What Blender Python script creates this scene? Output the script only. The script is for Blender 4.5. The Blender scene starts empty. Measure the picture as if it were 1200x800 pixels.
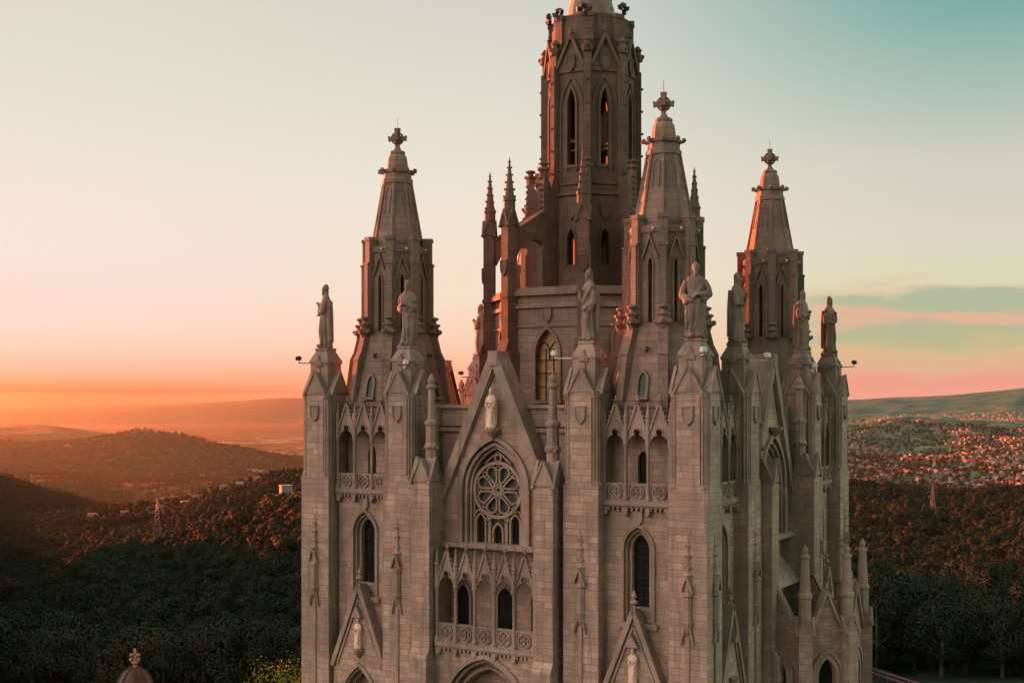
import bpy, bmesh, math, random
import numpy as np
from mathutils import Vector, Matrix
random.seed(7)
R_ = math.radians
scene = bpy.context.scene
COL = scene.collection

# ------------------------------------------------------------------ camera, sky, sun, exposure
TH = R_(30.3)
FWD = Vector((-math.sin(TH), math.cos(TH), 0)); RGT = Vector((math.cos(TH), math.sin(TH), 0))
CAM = Vector((40.55, -80.73, 0.0)); FPX = 1460.0
cd = bpy.data.cameras.new('camera'); cam = bpy.data.objects.new('camera', cd); COL.objects.link(cam)
cam.location = CAM; cam.rotation_euler = (R_(90), 0, TH)
cd.sensor_width = 36; cd.lens = FPX / 1200 * 36; cd.shift_y = 70 / 1200; cd.clip_start = .5; cd.clip_end = 150000
scene.camera = cam
scene.view_settings.view_transform = 'Standard'; scene.view_settings.look = 'None'
scene.view_settings.gamma = 1.0; scene.view_settings.use_curve_mapping = False
scene.view_settings.exposure = 2.5
scene.cycles.use_denoising = True
scene.cycles.max_bounces = 5; scene.cycles.diffuse_bounces = 3; scene.cycles.volume_bounces = 0
scene.cycles.use_adaptive_sampling = True

def srgb(r, g, b, k=1.0):
    f = lambda c: (c/255/12.92 if c/255 <= .04045 else ((c/255+.055)/1.055)**2.4)
    return (f(r)*k, f(g)*k, f(b)*k, 1)

SUN_AZ = R_(73); SUN_EL = R_(4.5)      # azimuth counted from +Y towards -X
SUND = Vector((-math.sin(SUN_AZ)*math.cos(SUN_EL), math.cos(SUN_AZ)*math.cos(SUN_EL), math.sin(SUN_EL)))
sl = bpy.data.lights.new('sun', 'SUN'); so = bpy.data.objects.new('sun', sl); COL.objects.link(so)
sl.energy = 5.0; sl.angle = R_(.6); sl.color = (1.0, .15, .036)
so.rotation_euler = (-SUND).to_track_quat('-Z', 'Y').to_euler()

W = bpy.data.worlds.new('World'); scene.world = W; W.use_nodes = True
def world():
    nt = W.node_tree; N = nt.nodes; L = nt.links; N.clear()
    out = N.new('ShaderNodeOutputWorld'); bg = N.new('ShaderNodeBackground'); L.new(bg.outputs[0], out.inputs[0])
    tc = N.new('ShaderNodeTexCoord'); D = tc.outputs['Generated']
    def math_(op, a, b=None, clamp=False):
        n = N.new('ShaderNodeMath'); n.operation = op; n.use_clamp = clamp
        for i, x in enumerate((a, b)):
            if x is None: continue
            if isinstance(x, (int, float)): n.inputs[i].default_value = x
            else: L.new(x, n.inputs[i])
        return n.outputs[0]
    def dot(v):
        n = N.new('ShaderNodeVectorMath'); n.operation = 'DOT_PRODUCT'; L.new(flat, n.inputs[0]); n.inputs[1].default_value = v
        return n.outputs['Value']
    def maprange(x, a, b, c=0, d=1):
        n = N.new('ShaderNodeMapRange'); n.interpolation_type = 'SMOOTHSTEP'; L.new(x, n.inputs[0])
        for i, q in enumerate((a, b, c, d)): n.inputs[i+1].default_value = q
        return n.outputs[0]
    def ramp(x, stops):
        n = N.new('ShaderNodeValToRGB'); cr = n.color_ramp; cr.interpolation = 'EASE' if False else 'LINEAR'
        while len(cr.elements) > 1: cr.elements.remove(cr.elements[-1])
        cr.elements[0].position = stops[0][0]; cr.elements[0].color = stops[0][1]
        for p, c in stops[1:]:
            e = cr.elements.new(p); e.color = c
        L.new(x, n.inputs[0]); return n.outputs[0]
    def mix(f, a, b):
        n = N.new('ShaderNodeMix'); n.data_type = 'RGBA'; L.new(f, n.inputs[0]); L.new(a, n.inputs[6]); L.new(b, n.inputs[7]); return n.outputs[2]
    fl = N.new('ShaderNodeVectorMath'); fl.operation = 'MULTIPLY'; L.new(D, fl.inputs[0]); fl.inputs[1].default_value = (1, 1, 0)
    nm = N.new('ShaderNodeVectorMath'); nm.operation = 'NORMALIZE'; L.new(fl.outputs[0], nm.inputs[0]); flat = nm.outputs[0]
    sp = N.new('ShaderNodeSeparateXYZ'); L.new(D, sp.inputs[0]); z = sp.outputs[2]
    # soft waviness of the bands
    mp = N.new('ShaderNodeMapping'); mp.inputs['Scale'].default_value = (7, 7, 40); L.new(D, mp.inputs[0])
    nz = N.new('ShaderNodeTexNoise'); nz.inputs['Scale'].default_value = 1.6; nz.inputs['Detail'].default_value = 9; L.new(mp.outputs[0], nz.inputs[0])
    wob = math_('MULTIPLY', math_('SUBTRACT', nz.outputs[0], .5), .045)
    side = dot(tuple(RGT)); back = dot(tuple(-FWD))
    E = .1768    # the exposure is +2.5
    c = lambda r, g, b, k=1.0: srgb(r, g, b, E*k)
    S = 1.0
    left = ramp(z, [(0, c(80, 14, 6)), (.0065, c(130, 54, 32)), (.012, c(216, 138, 98)), (.0205, c(232, 176, 144)), (.0377, c(240, 204, 182)), (.058, c(244, 217, 203)), (.082, c(243, 221, 208)), (.113, c(241, 227, 217)),
                    (.15, c(240, 228, 215)), (.20, c(231, 226, 210)), (.25, c(225, 222, 205)), (.33, c(220, 215, 201)), (.5, c(190, 196, 190)), (1, c(120, 160, 170))])
    mid = ramp(z, [(0, c(244, 146, 108)), (.02, c(248, 176, 140)), (.045, c(250, 208, 180)), (.08, c(246, 223, 200)), (.16, c(236, 228, 209)),
                   (.22, c(227, 222, 208)), (.31, c(211, 211, 202)), (.5, c(170, 190, 188)), (1, c(110, 155, 165))])
    right = ramp(z, [(0, c(240, 168, 146)), (.02, c(236, 178, 152)), (.04, c(228, 196, 158)), (.07, c(218, 208, 170)), (.095, c(218, 218, 184)), (.13, c(220, 213, 198)),
                     (.18, c(208, 206, 194)), (.23, c(170, 192, 180)), (.28, c(128, 176, 167)), (.325, c(98, 160, 154)), (.5, c(84, 146, 150)), (1, c(90, 140, 150))])
    t1 = maprange(side, -.34, .0); t2 = maprange(side, -.02, .38)
    base = mix(t2, mix(t1, left, mid), right)
    # cloud bank low on the right
    zc = math_('ADD', z, wob)
    cloud = ramp(zc, [(0, c(242, 166, 146)), (.014, c(240, 158, 136)), (.024, c(232, 176, 146)), (.036, c(218, 188, 144)), (.046, c(190, 186, 144)), (.054, c(178, 185, 152)),
                      (.0605, c(230, 182, 154)), (.065, c(228, 182, 154)), (.0715, c(182, 188, 156)), (.083, c(178, 188, 158)), (.0875, c(228, 196, 166)), (.094, c(220, 215, 182)), (.11, c(218, 216, 186))])
    band = maprange(zc, .105, .078)
    mz = N.new('ShaderNodeMapping'); mz.inputs['Scale'].default_value = (3, 3, 9); L.new(D, mz.inputs[0])
    n2 = N.new('ShaderNodeTexNoise'); n2.inputs['Scale'].default_value = 2.0; n2.inputs['Detail'].default_value = 4; L.new(mz.outputs[0], n2.inputs[0])
    cm = math_('MULTIPLY', math_('MULTIPLY', band, maprange(side, .16, .27)), maprange(n2.outputs[0], .2, .34))
    col = mix(cm, base, cloud)
    # unseen sky shaped to light the facades: dim rear, boosted side, strong pink glow
    rear = ramp(z, [(0, c(150, 150, 132, .3)), (.25, c(178, 180, 158, .5)), (.55, c(178, 186, 164, .9)), (.8, c(120, 150, 150, .9)), (1, c(90, 130, 140, .7))])
    col = mix(maprange(dot((.80, -.60, 0)), .45, .98), col, rear)
    rb = ramp(z, [(0, c(196, 180, 150, .9)), (.12, c(206, 200, 168, 2.0)), (.35, c(204, 206, 176, 3.2)), (.6, c(180, 196, 176, 1.9)), (.85, c(110, 145, 148, .8)), (1, c(90, 130, 140, .7))])
    col = mix(maprange(side, .5, .9), col, rb)
    bk = ramp(z, [(0, c(255, 202, 184, 1.2)), (.2, c(255, 212, 192, 2.6)), (.45, c(255, 217, 197, 4.1)), (.7, c(240, 212, 198, 2.9)), (.86, c(150, 170, 168, .8)), (1, c(90, 130, 140, .7))])
    col = mix(maprange(dot((-.70, -.714, 0)), .48, .95), col, bk)
    L.new(col, bg.inputs[0]); bg.inputs[1].default_value = 1.0
world()

# ------------------------------------------------------------------ helpers
class Fr:                                   # a face frame: u along the wall, v up, d outwards
    def __init__(s, o, ang=0.0, V=None, N=None):
        # ang: direction of the outward normal, 0 = towards -Y, turning towards +X
        s.o = Vector(o); s.U = Vector((math.cos(ang), math.sin(ang), 0))
        s.N = Vector((math.sin(ang), -math.cos(ang), 0)) if N is None else N
        s.V = Vector((0, 0, 1)) if V is None else V
    def p(s, u, v, d): return s.o + s.U*u + s.V*v + s.N*d

def arch_pts(uc, w, vs, va, n=7):
    h = w/2; r = max(va-vs, h*1.001); c = (r*r-h*h)/w; Rr = c+h
    a1 = math.atan2(r, -c) if c > 0 else math.pi/2
    L = []
    for i in range(n+1):
        a = math.pi-(math.pi-math.atan2(r, -c))*i/n
        L.append((uc+c+Rr*math.cos(a), vs+Rr*math.sin(a)))
    return L+[(2*uc-u, v) for u, v in reversed(L[:-1])]

class MB:
    def __init__(s): s.v = []; s.f = []
    def poly(s, pts):
        b = len(s.v); s.v += [tuple(p) for p in pts]; s.f.append(tuple(range(b, b+len(pts))))
    def prism(s, F, pts, d0, d1):
        n = len(pts); b = len(s.v)
        s.v += [tuple(F.p(u, v, d0)) for u, v in pts]+[tuple(F.p(u, v, d1)) for u, v in pts]
        s.f.append(tuple(b+i for i in range(n))); s.f.append(tuple(b+n+i for i in range(n)))
        for i in range(n): j = (i+1) % n; s.f.append((b+i, b+j, b+n+j, b+n+i))
    def box(s, F, u0, u1, v0, v1, d0, d1): s.prism(F, [(u0, v0), (u1, v0), (u1, v1), (u0, v1)], d0, d1)
    def panel(s, F, u0, u1, v0, v1, d, uc, w, vb, vs, va, dep, top=None, n=7):
        T = top or (lambda u: v1)
        A = arch_pts(uc, w, vs, va, n); ul, ur = uc-w/2, uc+w/2
        if ul > u0+1e-6: s.poly([F.p(u0, v0, d), F.p(ul, v0, d), F.p(ul, T(ul), d), F.p(u0, T(u0), d)])
        if u1 > ur+1e-6: s.poly([F.p(ur, v0, d), F.p(u1, v0, d), F.p(u1, T(u1), d), F.p(ur, T(ur), d)])
        if vb > v0+1e-6: s.poly([F.p(ul, v0, d), F.p(ur, v0, d), F.p(ur, vb, d), F.p(ul, vb, d)])
        for (a, b_), (c, e) in zip(A[:-1], A[1:]): s.poly([F.p(a, b_, d), F.p(c, e, d), F.p(c, T(c), d), F.p(a, T(a), d)])
        P = [(ul, vb)]+A+[(ur, vb)]
        for (a, b_), (c, e) in zip(P, P[1:]+P[:1]): s.poly([F.p(a, b_, d), F.p(c, e, d), F.p(c, e, d-dep), F.p(a, b_, d-dep)])
    def ribbon(s, F, pts, w, d0, d1, closed=False):
        n = len(pts); P = [Vector(p) for p in pts]; A = []; B = []
        for i in range(n):
            a = P[(i-1) % n] if (closed or i > 0) else None; c = P[(i+1) % n] if (closed or i < n-1) else None
            ds = []
            if a is not None: ds.append((P[i]-a).normalized())
            if c is not None: ds.append((c-P[i]).normalized())
            t = sum(ds, Vector((0, 0)))
            t = t.normalized() if t.length > 1e-6 else ds[0]
            nr = Vector((-t.y, t.x)); k = 1/max(.45, abs(nr.dot(Vector((-ds[0].y, ds[0].x)))))
            A.append(P[i]+nr*w/2*k); B.append(P[i]-nr*w/2*k)
        for i in range(n if closed else n-1):
            j = (i+1) % n
            a, b_, c, e = A[i], A[j], B[j], B[i]
            s.poly([F.p(*a, d1), F.p(*b_, d1), F.p(*c, d1), F.p(*e, d1)])
            s.poly([F.p(*a, d0), F.p(*b_, d0), F.p(*b_, d1), F.p(*a, d1)])
            s.poly([F.p(*e, d0), F.p(*c, d0), F.p(*c, d1), F.p(*e, d1)])
        if not closed:
            for i in (0, n-1): s.poly([F.p(*A[i], d0), F.p(*B[i], d0), F.p(*B[i], d1), F.p(*A[i], d1)])
    def arch_rib(s, F, uc, w, vb, vs, va, wid, d0, d1, n=7):
        A = arch_pts(uc, w, vs, va, n)
        s.ribbon(F, [(uc-w/2, vb)]+A+[(uc+w/2, vb)], wid, d0, d1)
    def lathe(s, c, prof, n=8, rot=R_(22.5), cap=True, sx=1, sy=1):
        b = len(s.v)
        for r, z in prof:
            for i in range(n):
                a = rot+2*math.pi*i/n; s.v.append((c[0]+r*math.cos(a)*sx, c[1]+r*math.sin(a)*sy, z))
        for k in range(len(prof)-1):
            for i in range(n):
                j = (i+1) % n; s.f.append((b+k*n+i, b+k*n+j, b+(k+1)*n+j, b+(k+1)*n+i))
        if cap:
            s.f.append(tuple(b+i for i in range(n))); q = b+(len(prof)-1)*n; s.f.append(tuple(q+i for i in range(n)))
    def tube(s, pts, r, n=6):
        P = [Vector(p) for p in pts]; rs = r if isinstance(r, (list, tuple)) else [r]*len(P); b = len(s.v)
        for i, p in enumerate(P):
            t = (P[min(i+1, len(P)-1)]-P[max(i-1, 0)]).normalized()
            x = t.orthogonal().normalized() if abs(t.z) < .98 else Vector((1, 0, 0)); x = (x-t*x.dot(t)).normalized(); y = t.cross(x)
            for k in range(n):
                a = 2*math.pi*k/n+.3; s.v.append(tuple(p+(x*math.cos(a)+y*math.sin(a))*rs[i]))
        for i in range(len(P)-1):
            for k in range(n):
                j = (k+1) % n; s.f.append((b+i*n+k, b+i*n+j, b+(i+1)*n+j, b+(i+1)*n+k))
        s.f.append(tuple(b+k for k in range(n))); s.f.append(tuple(b+(len(P)-1)*n+k for k in range(n)))
    def blob(s, c, r, n=6, m=4, sx=1, sy=1, sz=1, jit=0.0):
        b = len(s.v); c = Vector(c)
        for i in range(1, m):
            th = math.pi*i/m
            for k in range(n):
                a = 2*math.pi*k/n+i*.5; q = r*(1+jit*random.uniform(-1, 1))
                s.v.append((c.x+q*sx*math.sin(th)*math.cos(a), c.y+q*sy*math.sin(th)*math.sin(a), c.z+q*sz*math.cos(th)))
        t = len(s.v); s.v.append((c.x, c.y, c.z+r*sz)); s.v.append((c.x, c.y, c.z-r*sz))
        for i in range(m-2):
            for k in range(n):
                j = (k+1) % n; s.f.append((b+i*n+k, b+i*n+j, b+(i+1)*n+j, b+(i+1)*n+k))
        for k in range(n):
            j = (k+1) % n; s.f.append((t, b+k, b+j)); q = b+(m-2)*n; s.f.append((t+1, q+j, q+k))
    def mesh(s, name, mat, off=(0, 0, 0), recalc=True, smooth=False):
        me = bpy.data.meshes.new(name)
        ox, oy, oz = off
        me.from_pydata([(x-ox, y-oy, z-oz) for x, y, z in s.v], [], s.f)
        if recalc:
            bm = bmesh.new(); bm.from_mesh(me); bmesh.ops.recalc_face_normals(bm, faces=bm.faces); bm.to_mesh(me); bm.free()
        if smooth: me.polygons.foreach_set('use_smooth', [True]*len(me.polygons))
        for m in (mat if isinstance(mat, (list, tuple)) else [mat]): me.materials.append(m)
        return me
    def build(s, name, mat, parent=None, off=(0, 0, 0), **k):
        o = bpy.data.objects.new(name, s.mesh(name, mat, off, **k)); COL.objects.link(o)
        if parent is not None: o.parent = parent
        else: o.location = off
        return o

def tag(o, label=None, cat=None, group=None, kind=None):
    if label: o['label'] = label
    if cat: o['category'] = cat
    if group: o['group'] = group
    if kind: o['kind'] = kind
    return o
def empty(name, loc, rz=0.0):
    o = bpy.data.objects.new(name, None); COL.objects.link(o); o.location = loc; o.rotation_euler = (0, 0, rz); o.empty_display_size = .5
    return o
KIDS = {}
def copy_tree(o, parent=None, rot=None):
    c = o.copy(); COL.objects.link(c); c.parent = parent
    if rot is not None: c.rotation_euler = (0, 0, rot)
    for ch in list(o.children): copy_tree(ch, c)
    return c

# ------------------------------------------------------------------ materials
def newmat(name):
    m = bpy.data.materials.new(name); m.use_nodes = True; nt = m.node_tree
    return m, nt, nt.nodes['Principled BSDF']
def N_(nt, t, **k):
    n = nt.nodes.new(t)
    for a, b in k.items(): setattr(n, a, b)
    return n
def vmath(nt, op, a, b=None):
    n = N_(nt, 'ShaderNodeVectorMath', operation=op)
    for i, x in enumerate((a, b)):
        if x is None: continue
        if isinstance(x, tuple): n.inputs[i].default_value = x
        else: nt.links.new(x, n.inputs[i])
    return n
def mth(nt, op, a, b=0.0, clamp=False):
    n = N_(nt, 'ShaderNodeMath', operation=op, use_clamp=clamp)
    for i, x in enumerate((a, b)):
        if isinstance(x, (int, float)): n.inputs[i].default_value = x
        else: nt.links.new(x, n.inputs[i])
    return n.outputs[0]
def mixc(nt, f, a, b, mode='MIX'):
    n = N_(nt, 'ShaderNodeMix', data_type='RGBA', blend_type=mode)
    for i, x in ((0, f), (6, a), (7, b)):
        if isinstance(x, (int, float)): n.inputs[i].default_value = x
        elif isinstance(x, tuple): n.inputs[i].default_value = x if len(x) == 4 else (*x, 1)
        else: nt.links.new(x, n.inputs[i])
    return n.outputs[2]
def noise(nt, vec, scale, detail=5, rough=.6, mscale=None):
    if mscale:
        mp = N_(nt, 'ShaderNodeMapping'); mp.inputs['Scale'].default_value = mscale; nt.links.new(vec, mp.inputs[0]); vec = mp.outputs[0]
    n = N_(nt, 'ShaderNodeTexNoise'); n.inputs['Scale'].default_value = scale; n.inputs['Detail'].default_value = detail; n.inputs['Roughness'].default_value = rough
    nt.links.new(vec, n.inputs['Vector']); return n.outputs[0]
def mrange(nt, x, a, b, c=0.0, d=1.0):
    n = N_(nt, 'ShaderNodeMapRange'); nt.links.new(x, n.inputs[0])
    for i, q in enumerate((a, b, c, d)): n.inputs[i+1].default_value = q
    return n.outputs[0]

def stone(name, base, bw=.86, rh=.42, var=.22, mortar=.55, brick=True, bump=.6, stain=.35):
    m, nt, bs = newmat(name); L = nt.links
    g = N_(nt, 'ShaderNodeNewGeometry'); P = g.outputs['Position']
    big = noise(nt, P, .3, 6, .65); streak = noise(nt, P, 1.0, 6, .7, (1.7, 1.7, .11)); fine = noise(nt, P, 7, 6, .7); mid = noise(nt, P, 1.1, 5, .6)
    b = base
    lo = tuple(x*(1-var) for x in b); hi = tuple(x*(1+var) for x in b)
    if brick:
        sx = N_(nt, 'ShaderNodeSeparateXYZ'); L.new(g.outputs['True Normal'], sx.inputs[0])
        cx = N_(nt, 'ShaderNodeCombineXYZ'); L.new(mth(nt, 'MULTIPLY', sx.outputs[1], -1.0), cx.inputs[0]); L.new(sx.outputs[0], cx.inputs[1])
        tn = vmath(nt, 'NORMALIZE', cx.outputs[0])
        u = vmath(nt, 'DOT_PRODUCT', P, tn.outputs[0]).outputs['Value']
        sp = N_(nt, 'ShaderNodeSeparateXYZ'); L.new(P, sp.inputs[0])
        # each course has its own block length
        row = mth(nt, 'FLOOR', mth(nt, 'DIVIDE', sp.outputs[2], rh))
        wn = N_(nt, 'ShaderNodeTexWhiteNoise', noise_dimensions='1D'); L.new(row, wn.inputs['W'])
        uu = mth(nt, 'MULTIPLY', u, mth(nt, 'ADD', .8, mth(nt, 'MULTIPLY', wn.outputs[0], .5)))
        uu = mth(nt, 'ADD', uu, mth(nt, 'MULTIPLY', mth(nt, 'SUBTRACT', fine, .5), .03))
        uv = N_(nt, 'ShaderNodeCombineXYZ'); L.new(uu, uv.inputs[0]); L.new(sp.outputs[2], uv.inputs[1])
        br = N_(nt, 'ShaderNodeTexBrick'); br.offset = .5; L.new(uv.outputs[0], br.inputs['Vector'])
        br.inputs['Scale'].default_value = 1; br.inputs['Brick Width'].default_value = bw; br.inputs['Row Height'].default_value = rh
        br.inputs['Mortar Size'].default_value = .02; br.inputs['Mortar Smooth'].default_value = .5; br.inputs['Bias'].default_value = 0
        br.inputs['Color1'].default_value = (*lo, 1); br.inputs['Color2'].default_value = (*hi, 1); br.inputs['Mortar'].default_value = (*[x*mortar for x in b], 1)
        col = br.outputs['Color']
        # a few blocks stand out warm or grey
        cell = N_(nt, 'ShaderNodeTexWhiteNoise', noise_dimensions='2D')
        cc = N_(nt, 'ShaderNodeCombineXYZ'); L.new(mth(nt, 'FLOOR', mth(nt, 'DIVIDE', uu, bw)), cc.inputs[0]); L.new(row, cc.inputs[1]); L.new(cc.outputs[0], cell.inputs['Vector'])
        col = mixc(nt, mrange(nt, cell.outputs[0], .7, 1, 0, .6), col, (b[0]*1.1, b[1]*.92, b[2]*.82)); col = mixc(nt, mrange(nt, cell.outputs[0], .25, 0, 0, .55), col, (b[0]*.6, b[1]*.64, b[2]*.64))
    else:
        col = mixc(nt, mrange(nt, mid, .3, .7), lo, hi)
    col = mixc(nt, mrange(nt, big, .42, .6, 0, .68), col, (b[0]*.55, b[1]*.57, b[2]*.57))
    col = mixc(nt, mrange(nt, streak, .5, .66, 0, stain), col, (b[0]*.34, b[1]*.36, b[2]*.36))
    col = mixc(nt, mrange(nt, fine, .35, .75, 0, .28), col, (b[0]*1.3, b[1]*1.3, b[2]*1.28))
    lime = noise(nt, P, .8, 6, .72, (1, 1, .6))
    col = mixc(nt, mrange(nt, lime, .58, .7, 0, .38), col, (b[0]*1.38, b[1]*1.38, b[2]*1.36))
    L.new(col, bs.inputs['Base Color']); bs.inputs['Roughness'].default_value = .9; bs.inputs['Specular IOR Level'].default_value = .2
    bp = N_(nt, 'ShaderNodeBump'); bp.inputs['Strength'].default_value = bump; bp.inputs['Distance'].default_value = .05
    h = mth(nt, 'ADD', mth(nt, 'MULTIPLY', fine, .5), mth(nt, 'MULTIPLY', mid, .6))
    if brick: h = mth(nt, 'SUBTRACT', h, mth(nt, 'MULTIPLY', br.outputs['Fac'], .9))
    L.new(h, bp.inputs['Height']); L.new(bp.outputs[0], bs.inputs['Normal'])
    return m
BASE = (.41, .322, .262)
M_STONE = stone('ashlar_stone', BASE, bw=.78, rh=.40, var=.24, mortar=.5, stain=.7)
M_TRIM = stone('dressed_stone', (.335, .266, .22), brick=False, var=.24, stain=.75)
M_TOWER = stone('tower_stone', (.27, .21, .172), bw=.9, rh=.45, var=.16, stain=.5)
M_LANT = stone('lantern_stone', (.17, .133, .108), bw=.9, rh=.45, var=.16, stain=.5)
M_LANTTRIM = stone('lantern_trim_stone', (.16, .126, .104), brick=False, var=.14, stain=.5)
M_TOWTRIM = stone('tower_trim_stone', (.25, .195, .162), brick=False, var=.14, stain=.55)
M_STAT = stone('statue_stone', (.26, .21, .172), brick=False, var=.3, stain=.85, bump=.3)
M_WHITE = stone('pale_statue_stone', (.78, .60, .50), brick=False, var=.06, stain=.12, bump=.2)
M_RUBBLE = stone('rubble_stone', (.38, .275, .23), bw=.5, rh=.24, var=.42, mortar=.6)

def simple(name, col, rough=.7, metal=0, nscale=None, var=.2, spec=.5):
    m, nt, bs = newmat(name); bs.inputs['Roughness'].default_value = rough; bs.inputs['Metallic'].default_value = metal; bs.inputs['Specular IOR Level'].default_value = spec
    g = N_(nt, 'ShaderNodeNewGeometry')
    f = noise(nt, g.outputs['Position'], nscale or 4, 4)
    c = mixc(nt, mrange(nt, f, .3, .7), tuple(x*(1-var) for x in col), tuple(x*(1+var) for x in col))
    nt.links.new(c, bs.inputs['Base Color']); return m
M_GLASS = simple('leaded_glass', (.012, .016, .018), .12, nscale=3)
M_ROSE = simple('rose_glass', (.05, .07, .07), .25, nscale=5, var=.5)
M_GOLD = simple('yellow_stained_glass', (.28, .185, .075), .3, nscale=1.6, var=.45)
M_GREEN = simple('green_glass', (.012, .06, .042), .35, nscale=3, spec=.25)
M_DARK = simple('dark_opening', (.012, .011, .012), .9)
M_IRON = simple('black_iron', (.02, .02, .022), .5, .6)
M_LAMPW = simple('white_enamel', (.72, .72, .7), .4)
M_SLATE = simple('slate_roof', (.055, .048, .042), .95, nscale=2, spec=.05)
M_COPPER = simple('weathered_cupola', (.17, .13, .10), .6, nscale=2, var=.35)

# ------------------------------------------------------------------ the church
GZ = -30.0                                        # ground; z = 0 is the viewer's eye level
ch = empty('church', (0, 0, GZ))
tag(ch, 'huge neo-Gothic stone church with pinnacled spires, tall octagonal central tower and statues on its buttresses', 'church')
OFF = (0, 0, GZ)
F0 = Fr((0, 0, 0), 0)
def part(name, mb, mat, parent=None, **k): return mb.build(name, mat, parent or ch, OFF, **k)
SIDE = []                                          # parts that repeat on the four sides

def crockets(mb, a, b, n, r, out=Vector((0, 0, 0))):
    a, b = Vector(a), Vector(b)
    for i in range(n):
        p = a.lerp(b, (i+.5)/n); mb.blob(p+out, r, 5, 3, jit=.25)
def finial(mb, c, r, z0, z1):
    h = z1-z0
    mb.lathe(c, [(r*.3, z0), (r*.28, z0+h*.3), (r, z0+h*.42), (r*.75, z0+h*.52), (r*.3, z0+h*.56), (r*.6, z0+h*.72), (r*.35, z0+h*.86), (.02, z1)], 6)
def cross_gable(mb, F, uc, dc, a, c, ze, za, t=.1):
    # two crossing gabled roofs with raised copings; a = half width of the arms, c = half length
    mb.prism(F, [(uc-a, ze), (uc+a, ze), (uc, za)], dc-c, dc+c)
    for s in (1, -1):
        for q in (1, -1): mb.ribbon(F, [(uc+q*(a+.1), ze-.14), (uc, za+.06)], .13, dc+s*(c-.12), dc+s*(c+.07))
    G = Fr(F.p(uc, 0, dc), 0); G.U, G.N = F.N, F.U
    mb.prism(G, [(-a, ze), (a, ze), (0, za)], -c, c)
    for s in (1, -1):
        for q in (1, -1): mb.ribbon(G, [(q*(a+.1), ze-.14), (0, za+.06)], .13, s*(c-.12), s*(c+.07))

def shield(F, uc, v, d):
    mb = MB(); w = .31
    mb.prism(F, [(uc-w, v+.45), (uc+w, v+.45), (uc+w, v-.1), (uc+w*.7, v-.38), (uc, v-.58), (uc-w*.7, v-.38), (uc-w, v-.1)], d-.02, d+.09)
    mb.ribbon(F, [(uc-w, v+.45), (uc+w, v+.45), (uc+w, v-.1), (uc+w*.7, v-.38), (uc, v-.58), (uc-w*.7, v-.38), (uc-w, v-.1)], .07, d, d+.14, True)
    return mb
def relief(F, uc, d, v0=-13.8, v1=-7.25):
    mb = MB(); s = (v1-v0)/6.55; c = F.p(uc, 0, d-.05)
    z = lambda x: v0+x*s
    rot = math.atan2(F.N.y, F.N.x)+R_(45)
    mb.lathe(c, [(.05, z(.45)), (.2, z(.7)), (.34, z(1.15)), (.36, z(1.25)), (.3, z(1.32)), (.3, z(2.7)), (.38, z(2.76)), (.38, z(2.92)), (.26, z(3.0)), (.26, z(3.9)), (.32, z(3.95)), (.2, z(4.1)),
                 (.17, z(5.0)), (.24, z(5.05)), (.15, z(5.2)), (.04, z(6.5))], 8, rot+R_(22.5))
    for q in (-1, 1):
        mb.tube([F.p(uc+q*.14, z(1.0), d+.1), F.p(uc+q*.3, z(.35), d+.12), F.p(uc+q*.38, z(0), d+.03)], .07, 5)
        mb.ribbon(F, [(uc+q*.34, z(3.0)), (uc, z(3.9))], .1, d+.1, d+.32)
        for k in range(3): mb.blob(F.p(uc+q*(.17-.04*k), z(4.4+.6*k), d+.12), .07, 5, 3)
    mb.box(F, uc-.12, uc+.12, -24, z(.45), d-.02, d+.09)
    return mb

# --- buttress piers
def make_pier(uc, dc, faces):
    F = F0; h = 1.17
    mb = MB()
    mb.box(F, uc-h, uc+h, -30, -5.0, dc-h, dc+h)
    mb.box(F, uc-h-.22, uc+h+.22, -30, -25.6, dc-h-.22, dc+h+.22)
    a = .72
    mb.box(F, uc-a, uc+a, -5.0, .6, dc-h, dc+h); mb.box(F, uc-h, uc+h, -5.0, .598, dc-a, dc+a)
    mb.box(F, uc-.93, uc+.93, -5.0, .59, dc-.93, dc+.93)
    pr = part('buttress_pier', mb, M_STONE)
    sh = MB()
    for su in (1, -1):
        for sd in (1, -1):
            for (x, y) in ((h-.1, .84), (.84, h-.1), (1.0, 1.0)):
                c = F.p(uc+su*x, 0, dc+sd*y)
                sh.lathe(c, [(.16, -5.0), (.16, -4.85), (.095, -4.75), (.095, .15), (.15, .25), (.17, .5)], 6)
            c = F.p(uc+su*.98, 0, dc+sd*.98); sh.lathe(c, [(.04, -5.5), (.2, -5.2), (.22, -5.0)], 6)
    part('corner_shafts', sh, M_TRIM, pr)
    cg = MB(); cross_gable(cg, F, uc, dc, .8, h+.06, .55, 1.95); part('gable_cap', cg, M_TRIM, pr)
    pd = MB(); c = F.p(uc, 0, dc)
    pd.lathe(c, [(1.04, .55), (1.04, 2.55), (1.13, 2.58), (1.13, 2.72), (.66, 3.42), (.72, 3.46), (.72, 3.62)], 4, R_(45))
    for G in (Fr(c, 0), Fr(c, R_(90)), Fr(c, R_(-90)), Fr(c, R_(180))):
        pd.prism(G, [(-.32, 2.4), (.32, 2.4), (0, 3.1)], .3, .84)
        pd.box(G, -.1, .1, 1.1, 2.3, .7, .79)
    part('pedestal', pd, M_TRIM, pr)
    for ang in faces:
        G = Fr(F.p(uc, 0, dc), ang)
        part('shield', shield(G, 0, -.75, h), M_TRIM, pr)
        part('relief_pinnacle', relief(G, 0, h), M_TRIM, pr)
    return pr
SIDE.append(make_pier(13.5, 13.5, (0, R_(90))))
SIDE.append(make_pier(6.67, 13.5, (0,)))
SIDE.append(make_pier(-6.67, 13.5, (0,)))

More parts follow.
